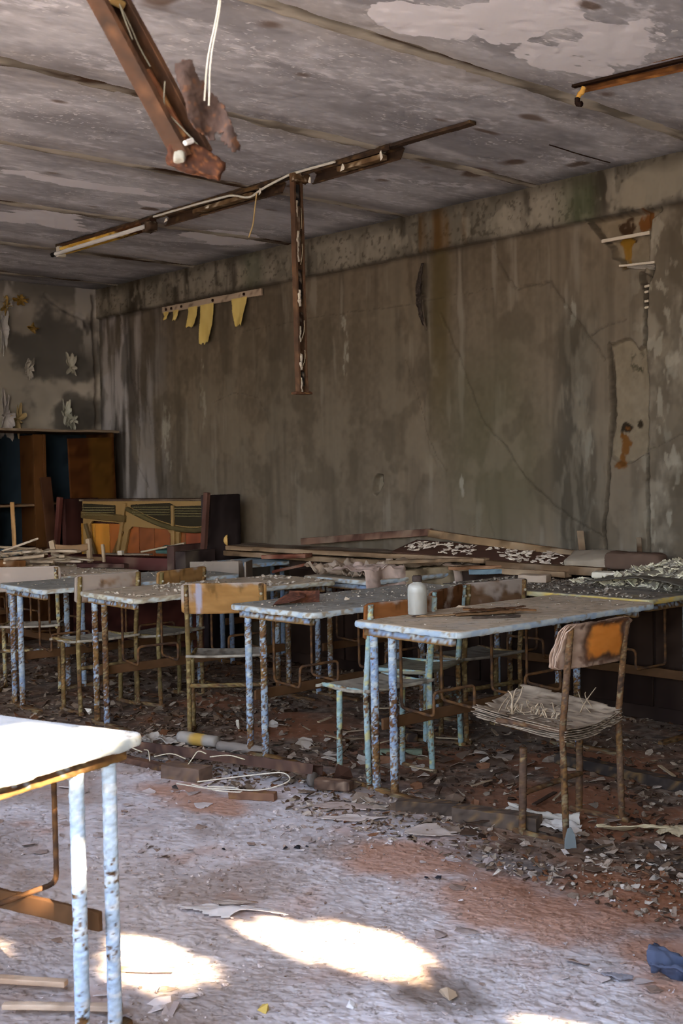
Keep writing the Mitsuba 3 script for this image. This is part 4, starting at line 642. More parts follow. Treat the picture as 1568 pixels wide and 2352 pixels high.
def flakes_mesh(n, pos, size, tilt, thick_, seed, curl=.25, col=None):
    """n irregular six-sided flakes in one mesh"""
    r = np.random.default_rng(seed); a = np.arange(6) * PI / 3; rad = size[:, None] * r.uniform(.45, 1.1, (n, 6)); asp = r.uniform(.35, 1, n)[:, None]; ph = r.uniform(0, 2 * PI, n)[:, None]
    x, y = rad * np.cos(a), rad * np.sin(a) * asp; z = curl * size[:, None] * r.uniform(-1, 1, (n, 6)); cx = np.c_[x, x * 0][:, :6]
    top = np.stack([x, y, z], 2); top = np.concatenate([top, np.zeros((n, 1, 3)) + np.array([0, 0, 1.0]) * (curl * size * r.uniform(-.5, .9, n))[:, None, None]], 1)
    tx, ty = r.normal(0, tilt, (n, 1)), r.normal(0, tilt, (n, 1)); q = top.copy(); q[..., 2] += top[..., 0] * tx + top[..., 1] * ty
    c, s = np.cos(ph), np.sin(ph); w = q.copy(); w[..., 0], w[..., 1] = c * q[..., 0] - s * q[..., 1], s * q[..., 0] + c * q[..., 1]
    w = w + pos[:, None, :]; lo = w.copy(); lo[..., 2] -= thick_; V = np.concatenate([w, lo[:, :6]], 1).reshape(-1, 3)
    k = np.arange(6); f0 = np.vstack([np.c_[k, (k + 1) % 6, np.full(6, 6)], np.c_[7 + k, 7 + (k + 1) % 6, (k + 1) % 6], np.c_[7 + k, (k + 1) % 6, k]]); F = (f0[None] + 13 * np.arange(n)[:, None, None]).reshape(-1, 3)
    C = None if col is None else np.repeat(col, 13, axis=0); return (V, F), C
def clod_mesh(n, pos, size, seed, col, flat=.6):
    r = np.random.default_rng(seed); b = trimesh.creation.icosphere(0); bv, bf = np.array(b.vertices), np.array(b.faces); V = bv[None] * r.uniform(.55, 1.15, (n, 12, 1)) * size[:, None, None] * np.stack([r.uniform(.7, 1.3, n), r.uniform(.6, 1.1, n), r.uniform(.4, .9, n) * flat / .6], 1)[:, None, :]
    ph = r.uniform(0, 2 * PI, n)[:, None]; c, s = np.cos(ph), np.sin(ph); V = np.stack([c * V[..., 0] - s * V[..., 1], s * V[..., 0] + c * V[..., 1], V[..., 2]], 2) + pos[:, None]
    return (V.reshape(-1, 3), (bf[None] + 12 * np.arange(n)[:, None, None]).reshape(-1, 3)), np.repeat(col, 12, axis=0)
def cols(r, n, pal, jit=.2):
    pal = np.array(pal); return pal[r.integers(0, len(pal), n)] * r.uniform(1 - jit, 1 + jit, (n, 1))
def stuffmesh(name, parts, label, cat='debris', parent=None):
    m = merge([p[0] for p in parts]); C = np.vstack([p[1] for p in parts])
    return part(parent, name, m, C, 'vc', False, label, 'stuff') if parent else one(name, m, C, label, cat, None, 'vc', False, 'stuff')
n = 300; px_ = fp.uniform(0, 1, (n, 2)); X_ = -5.75 + 1.5 * px_[:, 0]; Y_ = 5.79 + .18 * px_[:, 1]
pos = np.stack([X_, Y_, .879 - .035 * (X_ + 5.02) + .28 * (Y_ - 5.88)], 1); keep = FB(pos, (7, 7, 0), 3, 78) > .44
mm, cc = flakes_mesh(int(keep.sum()), pos[keep], fp.uniform(.014, .034, int(keep.sum())), .2, .004, 79, .2, cols(fp, int(keep.sum()), [S(206, 190, 172), S(188, 172, 156), S(170, 154, 140)], .1)); stuffmesh('paint_crust', [(mm, cc)], 'crust of white paint flakes on the dark sloping board at the wall')
plank((-4.33, 5.93, .70), (-4.43, 6.01, 1.02), .04, .02, 1770, WD, W1, 'short dark splinter standing against the wall at the right end of the boards'); plank((-3.96, 5.95, .80), (-4.02, 6.02, .99), .03, .012, 1775, WD, W1, 'thin short splinter leaning on the wall right of the dark block')
one('plaster_slab', wob(mv(rbox(.30, .20, .07, .03, .03), (-4.24, 5.88, .86), rz=.3, rx=.25), .05, 9, 1780), lambda V: lerp(S(120, 108, 94), S(150, 136, 120), FB(V, 20, 3, 1781)), 'grey broken plaster slab at the right end of the fallen boards', 'rubble')
one('dark_block', wob(mv(rbox(.36, .12, .11, .035, .03), (-3.95, 5.88, .865), rz=.05), .03, 9, 1785), lambda V: lerp(S(70, 54, 46), S(100, 80, 68), FB(V, 20, 3, 1786)), 'dark brown rounded block lying at the foot of the long wall', 'block')
one('spool', mv(tube(np.stack([np.linspace(-.07, .07, 16), np.zeros(16), np.zeros(16)], 1), np.array([.030, .034, .032, .028, .025, .023, .022, .022, .022, .022, .023, .025, .028, .034, .042, .044]), 16), (-7.62, 5.66, .888), rz=.9), lambda V: lerp(S(196, 150, 80), S(214, 176, 112), FB(V, 20, 2, 1790)), 'yellow wooden spool lying on the left end of the fallen boards', 'spool')
one('plaster_lump', wob((np.array(trimesh.creation.icosphere(3, .05).vertices) * [1.3, 1, .6] + [-7.68, 5.70, .855], np.array(trimesh.creation.icosphere(3, .05).faces)), .03, 30, 1795), S(190, 180, 166), 'white plaster lump beside the yellow spool', 'rubble')
# torn paper and cardboard over the desk in the second row
def crumple(name, cx, cy, w, l, rz, z, hgt, seed, c0, c1, label, cat='paper', drop=None, nu=40, nv=34, t=.003):
    def fn(u, v):
        p = np.stack([u * 3, v * 3, u * 0 + seed], 1); e = .06 * (FB(p, 2.5, 3, seed) - .5); x_, y_ = (u - .5) * w * (1 + e), (v - .5) * l * (1 + e); zz = z + hgt * np.abs(FB(p, 1.6, 4, seed + 1) - .5) * 2.2 + .3 * hgt * np.abs(FB(p, 5, 3, seed + 2) - .5)
        if drop: zz = zz - drop[0] * st(0, 1, (u - drop[1]) / (1 - drop[1])) * (u > drop[1]); x_ = np.where(u > drop[1], (drop[1] - .5) * w + (u - drop[1]) * w * .25 + .02 * np.sin(v * 9), x_)
        return np.stack([cx + math.cos(rz) * x_ - math.sin(rz) * y_, cy + math.sin(rz) * x_ + math.cos(rz) * y_, zz], 1)
    one(name, sheet(nu, nv, fn, t), lambda V: lerp(lerp(c0, c1, st(.3, .7, FB(V, 9, 4, seed + 3))), c0 * .6, st(.6, .72, FB(V, 20, 3, seed + 4)) * .5), label, cat)
C0, C1 = S(150, 130, 112), S(180, 160, 144)
crumple('paper_sheet', -5.52, 5.16, .46, .46, .1, .765, .15, 1801, C0, C1, 'crumpled heap of brownish paper on the near end of the paper-covered desk')
crumple('paper_sheet', -5.26, 5.10, .42, .38, .1, .81, .05, 1811, S(166, 142, 130), S(190, 166, 154), 'pinkish paper sheet drooping over the edge of the paper-covered desk', drop=(.20, .62))
crumple('cardboard', -5.24, 5.50, .44, .46, .03, .79, .012, 1821, S(140, 122, 98), S(156, 138, 112), 'brown cardboard flap folded down in front of the paper-covered desk', 'cardboard', drop=(.17, .55), t=.006)
crumple('cardboard', -5.22, 5.80, .40, .26, .03, .80, .02, 1831, S(150, 130, 114), S(174, 152, 138), 'torn pinkish cardboard at the far end of the paper-covered desk', 'cardboard', drop=(.15, .6), t=.005)
crumple('paper_sheet', -5.40, 5.60, .30, .6, .05, .80, .07, 1841, S(130, 110, 92), S(160, 140, 120), 'crumpled brown paper in the middle of the paper-covered desk')
plank((-5.30, 5.22, .845), (-4.98, 5.90, .838), .05, .022, 1850, W1, W2, 'narrow wood strip lying on the torn cardboard')
plank((-4.95, 5.58, .778), (-4.62, 5.86, .782), .07, .03, 1855, S(92, 110, 120), S(120, 134, 140), 'bluish broken board end beside the rubble-covered desk'); plank((-5.05, 5.50, .80), (-4.72, 5.84, .806), .06, .02, 1857, S(120, 84, 60), S(150, 112, 84), 'brown board end lying on the bluish one')
one('paper_cup', tube(np.stack([np.full(8, -5.36), np.full(8, 5.30), np.linspace(.80, .86, 8)], 1), np.linspace(.034, .022, 8), 12), lambda V: lerp(S(130, 108, 92), S(166, 146, 128), FB(V, 30, 3, 1860)), 'crumpled brown cone of paper standing on the torn cardboard', 'paper')
crumple('cardboard', -6.70, 5.10, .42, .30, .75, .78, .05, 1871, S(150, 138, 126), S(172, 158, 146), 'grey cardboard sheet hanging folded beside the pale blue table', 'cardboard', drop=(.35, .55), t=.006)
one('cardboard_box', merge([mv(rbox(.34, .012, .30, .003, .04), (-6.68, 4.92, .66), rz=.72), mv(rbox(.012, .24, .30, .003, .04), (-6.52, 5.09, .66), rz=.72)]), lambda V: lerp(S(120, 108, 98), S(146, 132, 120), FB(V, 8, 3, 1875)), 'grey cardboard box side under the folded cardboard sheet', 'cardboard')
plank((-6.85, 5.50, .80), (-6.50, 5.62, .815), .10, .03, 1880, S(92, 50, 40), S(128, 80, 62), 'reddish broken board under the fallen beams'); plank((-6.72, 5.48, .70), (-6.46, 5.60, .76), .10, .02, 1882, S(84, 42, 34), S(110, 64, 50), 'dark red board under the reddish one')
# heap on the left desks
rh = np.random.default_rng(91)
for i in range(30):
    x_, y_ = rh.uniform(-8.40, -7.75), rh.uniform(4.05, 4.52); a = rh.uniform(0, PI); L_ = rh.uniform(.15, .40); z0 = .770 + .0035 * i; tl = rh.normal(0, .05)
    plank((x_ - L_ / 2 * math.cos(a), y_ - L_ / 2 * math.sin(a), z0 - tl * L_ / 2), (x_ + L_ / 2 * math.cos(a), y_ + L_ / 2 * math.sin(a), z0 + tl * L_ / 2 + .01), rh.uniform(.02, .05), rh.uniform(.01, .02), 1900 + i * 4, S(140, 122, 102), S(178, 160, 138), 'broken wood slat in the heap on the sideways desk at the left', 'wood_stick', 'broken wood slats in the heap')
for i, (a, b, lab) in enumerate((((-8.35, 4.20, .86), (-8.20, 4.42, .95), 'light wood slat leaning up out of the heap left of the wooden frame'), ((-8.28, 4.08, .85), (-8.38, 4.06, .92), 'short white-ended slat sticking up at the far left of the heap'), ((-8.45, 4.02, .80), (-7.95, 4.30, .88), 'long light slat lying across the sideways desk at the left'), ((-8.55, 3.99, .775), (-8.0, 4.22, .785), 'pale slat lying near the front edge of the sideways desk'), ((-8.35, 4.10, .80), (-7.75, 4.52, .79), 'flat slat with notched end on the sideways desk'))):
    plank(a, b, .04, .016, 2000 + i * 4, S(150, 132, 112), S(186, 168, 148), lab, 'wood_stick')
one('blue_board', wob(mv(rbox(.5, .35, .02, .003, .03), (-9.1, 4.52, .80), rz=.5, rx=.06), .01, 8, 2030), lambda V: lerp(S(70, 92, 104), S(104, 124, 132), FB(V, 8, 3, 2031)), 'dull blue board lying on the desk in front of the cabinet', 'board')
cf_ = thing('chair_frame', 'broken bare wooden chair frame standing on the sideways desk at the left', 'chair frame')
for (a, b, w_, t_) in (((-8.06, 4.48, .80), (-8.08, 4.46, .935), .05, .04), ((-7.89, 4.67, .765), (-7.90, 4.665, .945), .035, .035), ((-7.84, 4.76, .765), (-7.85, 4.755, .90), .022, .022)): part(cf_, 'stile', wob(bar(a, b, w_, t_, .006, .03), .008, 14, 2040), lambda V: lerp(S(142, 120, 98), S(172, 150, 126), FB(V, (30, 30, 5), 3, 2041)))
part(cf_, 'rail', sheet(24, 6, lambda u, v: np.stack([-8.07 + .17 * u, 4.475 + .19 * u, .91 - .05 * v * (1 + .25 * np.sin(u * PI)) - .012 * np.sin(u * PI)], 1), .018), lambda V: lerp(S(120, 92, 66), S(146, 116, 88), FB(V, 20, 3, 2042))); part(cf_, 'rail', bar((-8.07, 4.50, .80), (-7.85, 4.75, .79), .03, .03, .004), W1)
plank((-8.35, 4.08, .785), (-7.70, 4.02, .800), .05, .06, 2050, S(96, 62, 36), S(124, 84, 52), 'brown chair-back board lying on the front of the sideways desk'); plank((-7.62, 4.42, .775), (-7.25, 4.58, .775), .06, .03, 2055, S(52, 34, 32), S(76, 50, 46), 'dark board piece on the right end of the sideways desk')
for i, (a, b, c0, lab) in enumerate((((-7.95, 5.16, .815), (-7.68, 5.38, .88), S(150, 136, 116), 'pale slat leaning on the piano key bed'), ((-7.80, 5.30, .805), (-7.66, 5.33, .87), S(100, 84, 70), 'short dark slat on the right end of the piano key bed'), ((-8.33, 5.06, .79), (-7.88, 5.20, .795), S(120, 106, 92), 'flat slat along the piano key bed'))): plank(a, b, .05, .014, 2060 + i * 4, c0, c0 * 1.25, lab, 'wood_stick')
one('green_book', mv(rbox(.19, .14, .025, .003, .03), (-7.80, 5.33, .83), rz=.4, rx=.25), lambda V: lerp(S(50, 74, 70), S(76, 98, 90), FB(V, 10, 3, 2075)), 'dark green book lying on the piano key bed', 'book')
one('white_cube', mv(rbox(.04, .04, .035, .004, .03), (-8.12, 5.08, .805), rz=.5), S(196, 186, 170), 'small white block on the piano key bed', 'block')

# ================================================================== ON THE DESKS
bo = thing('bottle', 'dusty frosted white bottle with a dark cap on the front desk', 'bottle')
prof = np.array([(.0, .0), (.040, .0), (.044, .006), (.044, .10), (.0435, .122), (.040, .132), (.030, .140), (.020, .145), (.0175, .150), (.0175, .160), (0, .160)])
rv = trimesh.creation.revolve(prof, sections=28); part(bo, 'body', (np.array(rv.vertices) + [-3.79, 3.92, .756], np.array(rv.faces)), lambda V: lerp(S(164, 162, 154), S(138, 132, 122), st(.45, .65, FB(V, 24, 3, 2100)) * .7 + .3 * st(.80, .765, V[:, 2])), 'm_bottle')
rv = trimesh.creation.revolve(np.array([(0, 0), (.0215, 0), (.0225, .004), (.0225, .022), (.018, .027), (0, .027)]), sections=18); part(bo, 'cap', (np.array(rv.vertices) + [-3.79, 3.92, .906], np.array(rv.faces)), S(66, 56, 52), label='dark screw cap')
scene['m_bottle'] = {'type': 'twosided', 'bsdf': {'type': 'principled', 'base_color': VC, 'roughness': 0.42, 'specular': 0.5}}
def clod(name, x, y, z, s, seed, c, label, cat='rubble', group=None, sc=(1.2, 1, .7), amp=.5):
    r_ = np.random.default_rng(seed); p_ = r_.normal(size=(9, 3)); p_ /= np.linalg.norm(p_, axis=1, keepdims=True); v, f = hull((p_ * r_.uniform(.5, 1.15, (9, 1)) + r_.normal(0, .12, (9, 3))) * sc * s); v = v + s * .1 * (np.stack([FB(v / s, 2.1, 3, seed + q) for q in range(3)], 1) - .5)
    v[:, 2] += z - v[:, 2].min() - .2 * s; v[:, :2] += [x, y]; one(name, (v, f), lambda V: lerp(np.asarray(c) * .75, np.asarray(c) * 1.1, FB(V, 2.2 / s, 3, seed)), label, cat, group, 'vc', False)
clod('stopper', -3.735, 3.845, .756, .016, 2110, S(90, 76, 68), 'dark round stopper lying in front of the bottle', 'stopper'); clod('crumb', -3.69, 3.89, .756, .013, 2112, S(110, 90, 72), 'brown crumb beside the stopper on the front desk')
clod('plaster_chip', -3.84, 4.26, .757, .020, 2114, S(190, 170, 146), 'pale block chip in the middle of the front desk', sc=(1.6, .9, .6)); clod('plaster_chip', -4.50, 4.14, .758, .018, 2116, S(176, 160, 140), 'pale chip on the middle of the desk with the rusty tin', sc=(1.5, .9, .6))
one('brick_piece', wob(mv(rbox(.17, .09, .045, .008, .02), (-4.33, 5.44, .780), rz=.35), .014, 22, 2118), lambda V: lerp(S(150, 130, 112), S(176, 156, 138), FB(V, 26, 3, 2119)), 'pinkish brick piece on the rubble-covered desk', 'brick')
bk = [((-3.62, 3.98, .762), (-3.46, 4.20, .770), .05, .010, S(100, 74, 52)), ((-3.66, 4.08, .775), (-3.40, 4.28, .772), .04, .008, S(120, 84, 56)), ((-3.72, 3.84, .760), (-3.55, 4.10, .766), .022, .006, S(140, 112, 84)), ((-3.56, 4.02, .78), (-3.48, 4.30, .782), .03, .006, S(84, 58, 42)), ((-3.50, 3.96, .760), (-3.38, 4.14, .760), .02, .010, S(74, 62, 54))]
for i, (a, b, w_, t_, c) in enumerate(bk): one('bark_piece', wob(bar(a, b, w_, t_, .002, .012), .012, 40, 2120 + i), rusty(c * .6, c, c * 1.4, 2122 + i, 60), 'splintered brown bark piece in the small heap on the front desk', 'bark', 'bark pieces on the front desk')
tn = thing('bent_tin', 'bent rusty tin piece standing on the desk behind the clean-backed chair', 'tin')
part(tn, 'curved_sheet', sheet(30, 10, lambda u, v: np.stack([-4.66 + .10 * u + .02 * v, 3.80 + .12 * u - .02 * v, .757 + .052 * np.sin(u * PI * .75) ** .8 * (1 - .1 * v) + .06 * v * 0], 1) + np.stack([.05 * v, -.05 * v, -.03 * v * np.sin(u * PI)], 1), .002), rusty(S(58, 34, 28), S(88, 52, 38), S(110, 66, 44), 2140, 60), 'vcr')
part(tn, 'upright_sheet', wob(sheet(20, 10, lambda u, v: np.stack([-4.62 + .075 * u, 3.86 + .135 * u, .756 + .062 * v - .004 * u], 1), .002), .006, 30, 2142), rusty(S(66, 38, 30), S(98, 58, 42), S(120, 72, 48), 2143, 60), 'vcr')
def on_desk(x, y, a, W, L, n, seed, pal, smax, z=.757, u0=.03, u1=.97, v0=.03, v1=.97):
    r = np.random.default_rng(seed); uu, vv = W * r.uniform(u0, u1, n), L * r.uniform(v0, v1, n); c, s = math.cos(a), math.sin(a); sz = smax * (.12 + .88 * r.power(.45, n)); pos = np.stack([x + c * uu - s * vv, y + s * uu + c * vv, z + sz * .12], 1); k = FB(np.stack([uu, vv, uu * 0 + seed], 1), (5, 4, 1), 3, seed) + r.normal(0, .06, n) > .44; pos, sz = pos[k], sz[k]; m = len(sz); h = m // 3
    return [flakes_mesh(h, pos[:h], sz[:h], .25, .003, seed + 1, .3, cols(r, h, pal)), clod_mesh(m - h, pos[h:], sz[h:] * .6, seed + 2, cols(r, m - h, pal))]
GP = [S(150, 138, 122), S(176, 162, 146), S(120, 108, 94), S(196, 184, 168)]; DP = [S(92, 82, 72), S(120, 108, 96), S(70, 60, 52), S(146, 134, 120), S(176, 164, 150)]
D_ = lambda i: {1: (-3.887, 3.594, math.radians(-1.2)), 2: (-4.853, 3.650, math.radians(1)), 3: (-6.098, 3.522, math.radians(-3.7)), 4: (-6.971, 3.462, math.radians(-4)), 5: (-4.73, 5.70, -PI / 2), 7: (-7.08, 3.96, PI / 2)}[i]
stuffmesh('dust_crumbs', on_desk(*D_(1), .634, 1.4, 260, 2200, GP, .008), 'dust and small crumbs on the front desk'); stuffmesh('dust_crumbs', on_desk(*D_(2), .634, 1.4, 500, 2210, GP, .011), 'dust and crumbs on the desk with the rusty tin'); stuffmesh('dust_crumbs', on_desk(*D_(3), .634, 1.4, 900, 2220, GP, .026), 'plaster crumbs over the desk behind the orange-backed chair')
stuffmesh('dust_crumbs', on_desk(*D_(4), .634, 1.4, 300, 2230, GP, .012), 'crumbs on the blue-legged desk at the left'); stuffmesh('dust_crumbs', on_desk(*D_(5), .634, 1.4, 1700, 2240, DP, .022), 'grey rubble spread over the desk with the yellow edge'); stuffmesh('dust_crumbs', on_desk(*D_(7), .634, 1.4, 420, 2250, GP, .02), 'crumbs on the sideways desk at the left')
rp = np.random.default_rng(44); n = 900; q = rp.uniform(0, 1, (n, 2)); X_, Y_ = -4.15 + .95 * q[:, 0], 5.52 + .45 * q[:, 1]; hz = .765 + .105 * st(0, .55, q[:, 0]) * st(.0, .5, q[:, 1]); sz = rp.uniform(.012, .05, n)
pos = np.stack([X_, Y_, hz + rp.uniform(-.012, .012, n)], 1); pal = [S(186, 176, 150), S(206, 196, 170), S(160, 150, 134), S(120, 112, 100)]
mm = [flakes_mesh(n, pos, sz, .35, .006, 2260, .25, cols(rp, n, pal, .12))]; v_, f_ = sheet(30, 20, lambda u, v: np.stack([-4.15 + .98 * u, 5.5 + .48 * v, .757 + .108 * st(0, .55, u) * st(0, .5, v)], 1), .03)
mm.append(((v_, f_), np.tile(S(110, 100, 86), (len(v_), 1)))); stuffmesh('plaster_heap', mm, 'heap of pale flaked plaster at the right end of the rubble-covered desk')
one('roofing_scrap', sheet(40, 12, lambda u, v: np.stack([-3.95 + .75 * u, 5.36 + .30 * v + .04 * np.sin(u * 5), .772 + .05 * np.sin(u * PI) * (1 - v) + .03 * v + .012 * FB(np.stack([u * 9, v * 4, u * 0], 1), 1, 3, 2270)], 1), .005), lambda V: lerp(S(70, 66, 62), S(130, 122, 108), FB(V, 22, 3, 2271)), 'dark curled scrap of roofing lying at the edge of the pale plaster heap', 'scrap')
one('plaster_slab', wob(mv(rbox(.16, .08, .03, .008, .02), (-4.02, 5.70, .80), rz=.3), .02, 14, 2275), S(200, 190, 172), 'white plaster piece at the left foot of the pale plaster heap', 'rubble')

# ================================================================== ON THE FLOOR
def bar_on_floor(name, p0, p1, w, t, seed, c0, c1, label, cat, lift=.0, bs='vcr'):
    a, b = np.array([*p0, fz(*p0) + t / 2 + lift]), np.array([*p1, fz(*p1) + t / 2 + lift]); return one(name, wob(bar(a, b, w, t, .004, .02), .008, 20, seed), rusty(c0, c1, OCHRE * .8, seed + 1, 50), label, cat, bsdf=bs)
RB0, RB1 = S(62, 44, 36), S(100, 74, 60)
m, _ = uchan((-5.18, 3.26, .035), (-4.02, 3.50, .062), (.1, -.25, -1), .075, .045, .003, 2300)
kk = thing('fallen_channel', 'long rusty steel lamp channel lying on the floor in front of the desks', 'lamp channel'); part(kk, 'channel', m, rusty(S(56, 38, 32), S(92, 66, 54), S(120, 90, 66), 2301, 50), 'vcr')
part(kk, 'end_cap', wob(tube([(-4.035, 3.475, .045), (-4.015, 3.48, .046)], .034, 14), .006, 40, 2302), S(104, 96, 90)); part(kk, 'end_stub', wob(bar((-4.02, 3.49, .03), (-3.86, 3.56, .03), .06, .045, .01, .02), .014, 30, 2303), rusty(S(60, 42, 34), S(110, 84, 66), S(150, 128, 108), 2304, 40), 'vcr')
bar_on_floor('steel_strip', (-5.25, 3.17), (-4.55, 3.26), .05, .03, 2310, RB0, S(112, 80, 64), 'shorter rusty strip lying in front of the long fallen channel at its left', 'steel strip')
bar_on_floor('brown_brick', (-4.72, 3.18), (-4.50, 3.24), .10, .065, 2315, S(84, 66, 56), S(116, 94, 80), 'brown block lying in front of the long fallen channel', 'block')
bar_on_floor('sheet_roll', (-4.20, 3.15), (-4.02, 3.26), .05, .035, 2320, S(92, 62, 46), S(132, 96, 74), 'small rusty folded sheet on the floor below the loop of white wire', 'metal sheet')
bar_on_floor('timber', (-3.52, 3.50), (-3.30, 3.64), .06, .05, 2325, S(58, 46, 38), S(92, 76, 64), 'dark broken timber stub on the floor between the front desk and the rusty chair', 'timber'); bar_on_floor('timber', (-3.26, 3.57), (-2.92, 3.68), .075, .06, 2330, S(60, 48, 40), S(96, 80, 68), 'thicker dark timber lying against the feet of the rusty chair', 'timber')
bar_on_floor('timber', (-3.55, 4.62), (-2.45, 4.55), .06, .05, 2335, S(40, 32, 28), S(66, 54, 46), 'long dark beam lying on the floor in the shade behind the rusty chair', 'timber'); bar_on_floor('timber', (-2.35, 4.02), (-1.9, 4.12), .05, .04, 2340, S(84, 62, 48), S(120, 92, 72), 'brown timber at the right edge of the photo behind the rusty chair', 'timber')
bar_on_floor('timber', (-4.85, 4.72), (-4.35, 4.45), .05, .04, 2345, S(40, 30, 26), S(64, 50, 42), 'dark angle bar lying under the desks between the rusty-tin desk and the bottle desk', 'timber')
bar_on_floor('pipe', (-4.35, 4.10), (-4.12, 4.28), .035, .03, 2350, S(96, 104, 84), S(126, 132, 108), 'dull green pipe piece on the floor beside the greenish chair legs', 'pipe')
wire('white_wire', [(-4.46, 3.05, .03), (-4.28, 3.08, .035), (-4.05, 3.22, .04), (-4.00, 3.34, .07), (-4.10, 3.38, .085), (-4.25, 3.27, .06), (-4.40, 3.12, .035)], .0035, S(206, 196, 178), 'loop of white wire on the floor in front of the fallen channel')
wire('white_wire', [(-4.40, 3.09, .03), (-4.22, 3.10, .03), (-4.12, 3.17, .03), (-4.20, 3.18, .035), (-4.32, 3.11, .03), (-4.35, 3.16, .03)], .0035, S(206, 196, 178), 'smaller tangled loop of white wire inside the larger one')
for i, (a, b) in enumerate((((-5.2, 3.14, .05), (-4.95, 3.19, .07)), ((-4.86, 3.20, .06), (-4.66, 3.24, .075)), ((-4.98, 3.22, .07), (-4.84, 3.16, .05)), ((-4.52, 3.28, .10), (-4.36, 3.36, .10)), ((-4.62, 3.22, .05), (-4.55, 3.28, .11)))): wire('wire_piece', [a, ((a[0] + b[0]) / 2, (a[1] + b[1]) / 2 + .01, max(a[2], b[2]) + .015), b], .003, S(196, 184, 160), 'short bent pale wire lying over the fallen channel', 'wire', 'pale wire ends on the fallen channel')
clod('wire_plug', -4.46, 3.04, .012, .018, 2355, S(70, 64, 62), 'dark plug at the left end of the white wire loop', 'plug')
one('paper_tube', wob(tube(np.stack([np.linspace(-5.22, -4.98, 12), np.linspace(3.60, 3.66, 12), np.full(12, .035)], 1), .032, 14), .010, 14, 2360), lambda V: lerp(lerp(S(140, 132, 122), S(166, 156, 146), FB(V, 20, 3, 2361)), S(176, 140, 70), st(.05, .03, np.abs(V[:, 0] + 5.09))), 'grey tube with a yellow band on the floor beside the orange-backed chair', 'tube')
one('paper_tube', wob(tube(np.stack([np.linspace(-4.96, -4.66, 12), np.linspace(3.66, 3.76, 12), np.full(12, .02)], 1), np.linspace(.03, .02, 12), 12), .02, 12, 2362), lambda V: lerp(S(120, 110, 100), S(146, 134, 124), FB(V, 20, 3, 2363)), 'grey flattened tube continuing the banded one on the floor', 'tube')
def floor_sheet(name, x, y, w, l, rz, seed, c0, c1, label, cat='paper', hgt=.03, t=.003, ragged=.35, z=.004, nu=26, nv=20):
    def fn(u, v):
        p = np.stack([u * 3, v * 3, u * 0 + seed], 1); x_, y_ = (u - .5) * w * (1 + .3 * (FB(p, 1, 2, seed) - .5)), (v - .5) * l * (1 + .3 * (FB(p, 1, 2, seed + 1) - .5)); X_, Y_ = x + math.cos(rz) * x_ - math.sin(rz) * y_, y + math.sin(rz) * x_ + math.cos(rz) * y_
        return np.stack([X_, Y_, floor_h(X_, Y_) + z + hgt * (FB(p, .9, 3, seed + 2) - .25) * 1.3], 1)
    one(name, sheet(nu, nv, fn, t, mask=lambda u, v: np.hypot(u - .5, v - .5) < .62 - ragged * FB(np.stack([u * 4, v * 4, u * 0 + seed], 1), 1, 3, seed + 3) + (.2 if ragged < .2 else 0)), lambda V: lerp(c0, c1, st(.3, .7, FB(V, 14, 4, seed + 4))), label, cat)
PW0, PW1 = S(196, 192, 192), S(222, 216, 216)
floor_sheet('paper_scrap', -3.10, 2.30, .42, .13, .72, 2400, PW0, PW1, 'torn white paper scrap on the cleared floor in the foreground', hgt=.03, ragged=.45, nu=44, nv=24)
floor_sheet('paper_scrap', -3.14, 2.36, .18, .05, .8, 2404, S(140, 112, 92), S(190, 180, 174), 'thin curled strip on the upper edge of the torn white paper scrap', hgt=.02)
floor_sheet('paper_scrap', -3.02, 3.82, .30, .10, .25, 2408, S(176, 166, 152), S(202, 192, 178), 'whitish crumpled strip on the floor behind the front leg of the rusty chair', hgt=.06, ragged=.1); floor_sheet('paper_scrap', -2.88, 3.74, .16, .08, .2, 2410, S(170, 160, 150), S(196, 186, 176), 'second whitish strip between the legs of the rusty chair', hgt=.05, ragged=.1)
floor_sheet('plaster_strip', -2.66, 3.93, .28, .06, .62, 2412, S(172, 152, 118), S(196, 178, 144), 'yellowish curled strip on the floor right of the rusty chair', 'strip', hgt=.05, ragged=.1); floor_sheet('plaster_strip', -2.53, 4.0, .12, .08, 1.0, 2414, S(160, 142, 112), S(186, 168, 138), 'short yellowish scrap at the end of the curled strip', 'strip', hgt=.05, ragged=.2)
floor_sheet('cardboard_scrap', -5.38, 3.52, .12, .16, .3, 2420, S(150, 140, 130), S(172, 162, 150), 'grey cardboard scrap on the floor left of the orange-backed chair', 'cardboard', hgt=.06, ragged=.1, t=.005); floor_sheet('cardboard_scrap', -5.27, 3.60, .14, .16, .2, 2424, S(158, 148, 138), S(180, 170, 158), 'second grey cardboard scrap beside the foot of the orange-backed chair', 'cardboard', hgt=.06, ragged=.1, t=.005)
floor_sheet('cardboard_scrap', -2.05, 4.65, .2, .16, .5, 2428, S(150, 132, 108), S(172, 152, 128), 'brown board corner at the right edge of the photo in the shade', 'cardboard', hgt=.03, ragged=.1, z=.12, t=.006)
floor_sheet('plaster_sheet', -3.55, 3.30, .30, .10, .75, 2430, S(176, 160, 152), S(196, 182, 174), 'pale flat paint sheet on the floor below the front desk', 'paint flake', hgt=.02); floor_sheet('plaster_sheet', -3.70, 3.38, .32, .12, .7, 2434, S(170, 150, 140), S(190, 172, 162), 'pinkish flat paint sheet left of the pale one below the front desk', 'paint flake', hgt=.018); floor_sheet('plaster_sheet', -3.22, 3.36, .22, .16, .6, 2438, S(180, 164, 152), S(198, 182, 172), 'pale square paint sheet on the floor in front of the timber stubs', 'paint flake', hgt=.02)
floor_sheet('cloth_rag', -1.80, 2.90, .20, .12, .5, 2442, S(44, 50, 66), S(84, 90, 110), 'dark blue rag on the floor at the right edge of the foreground', 'rag', hgt=.10, t=.006, ragged=.15, nu=40, nv=30)
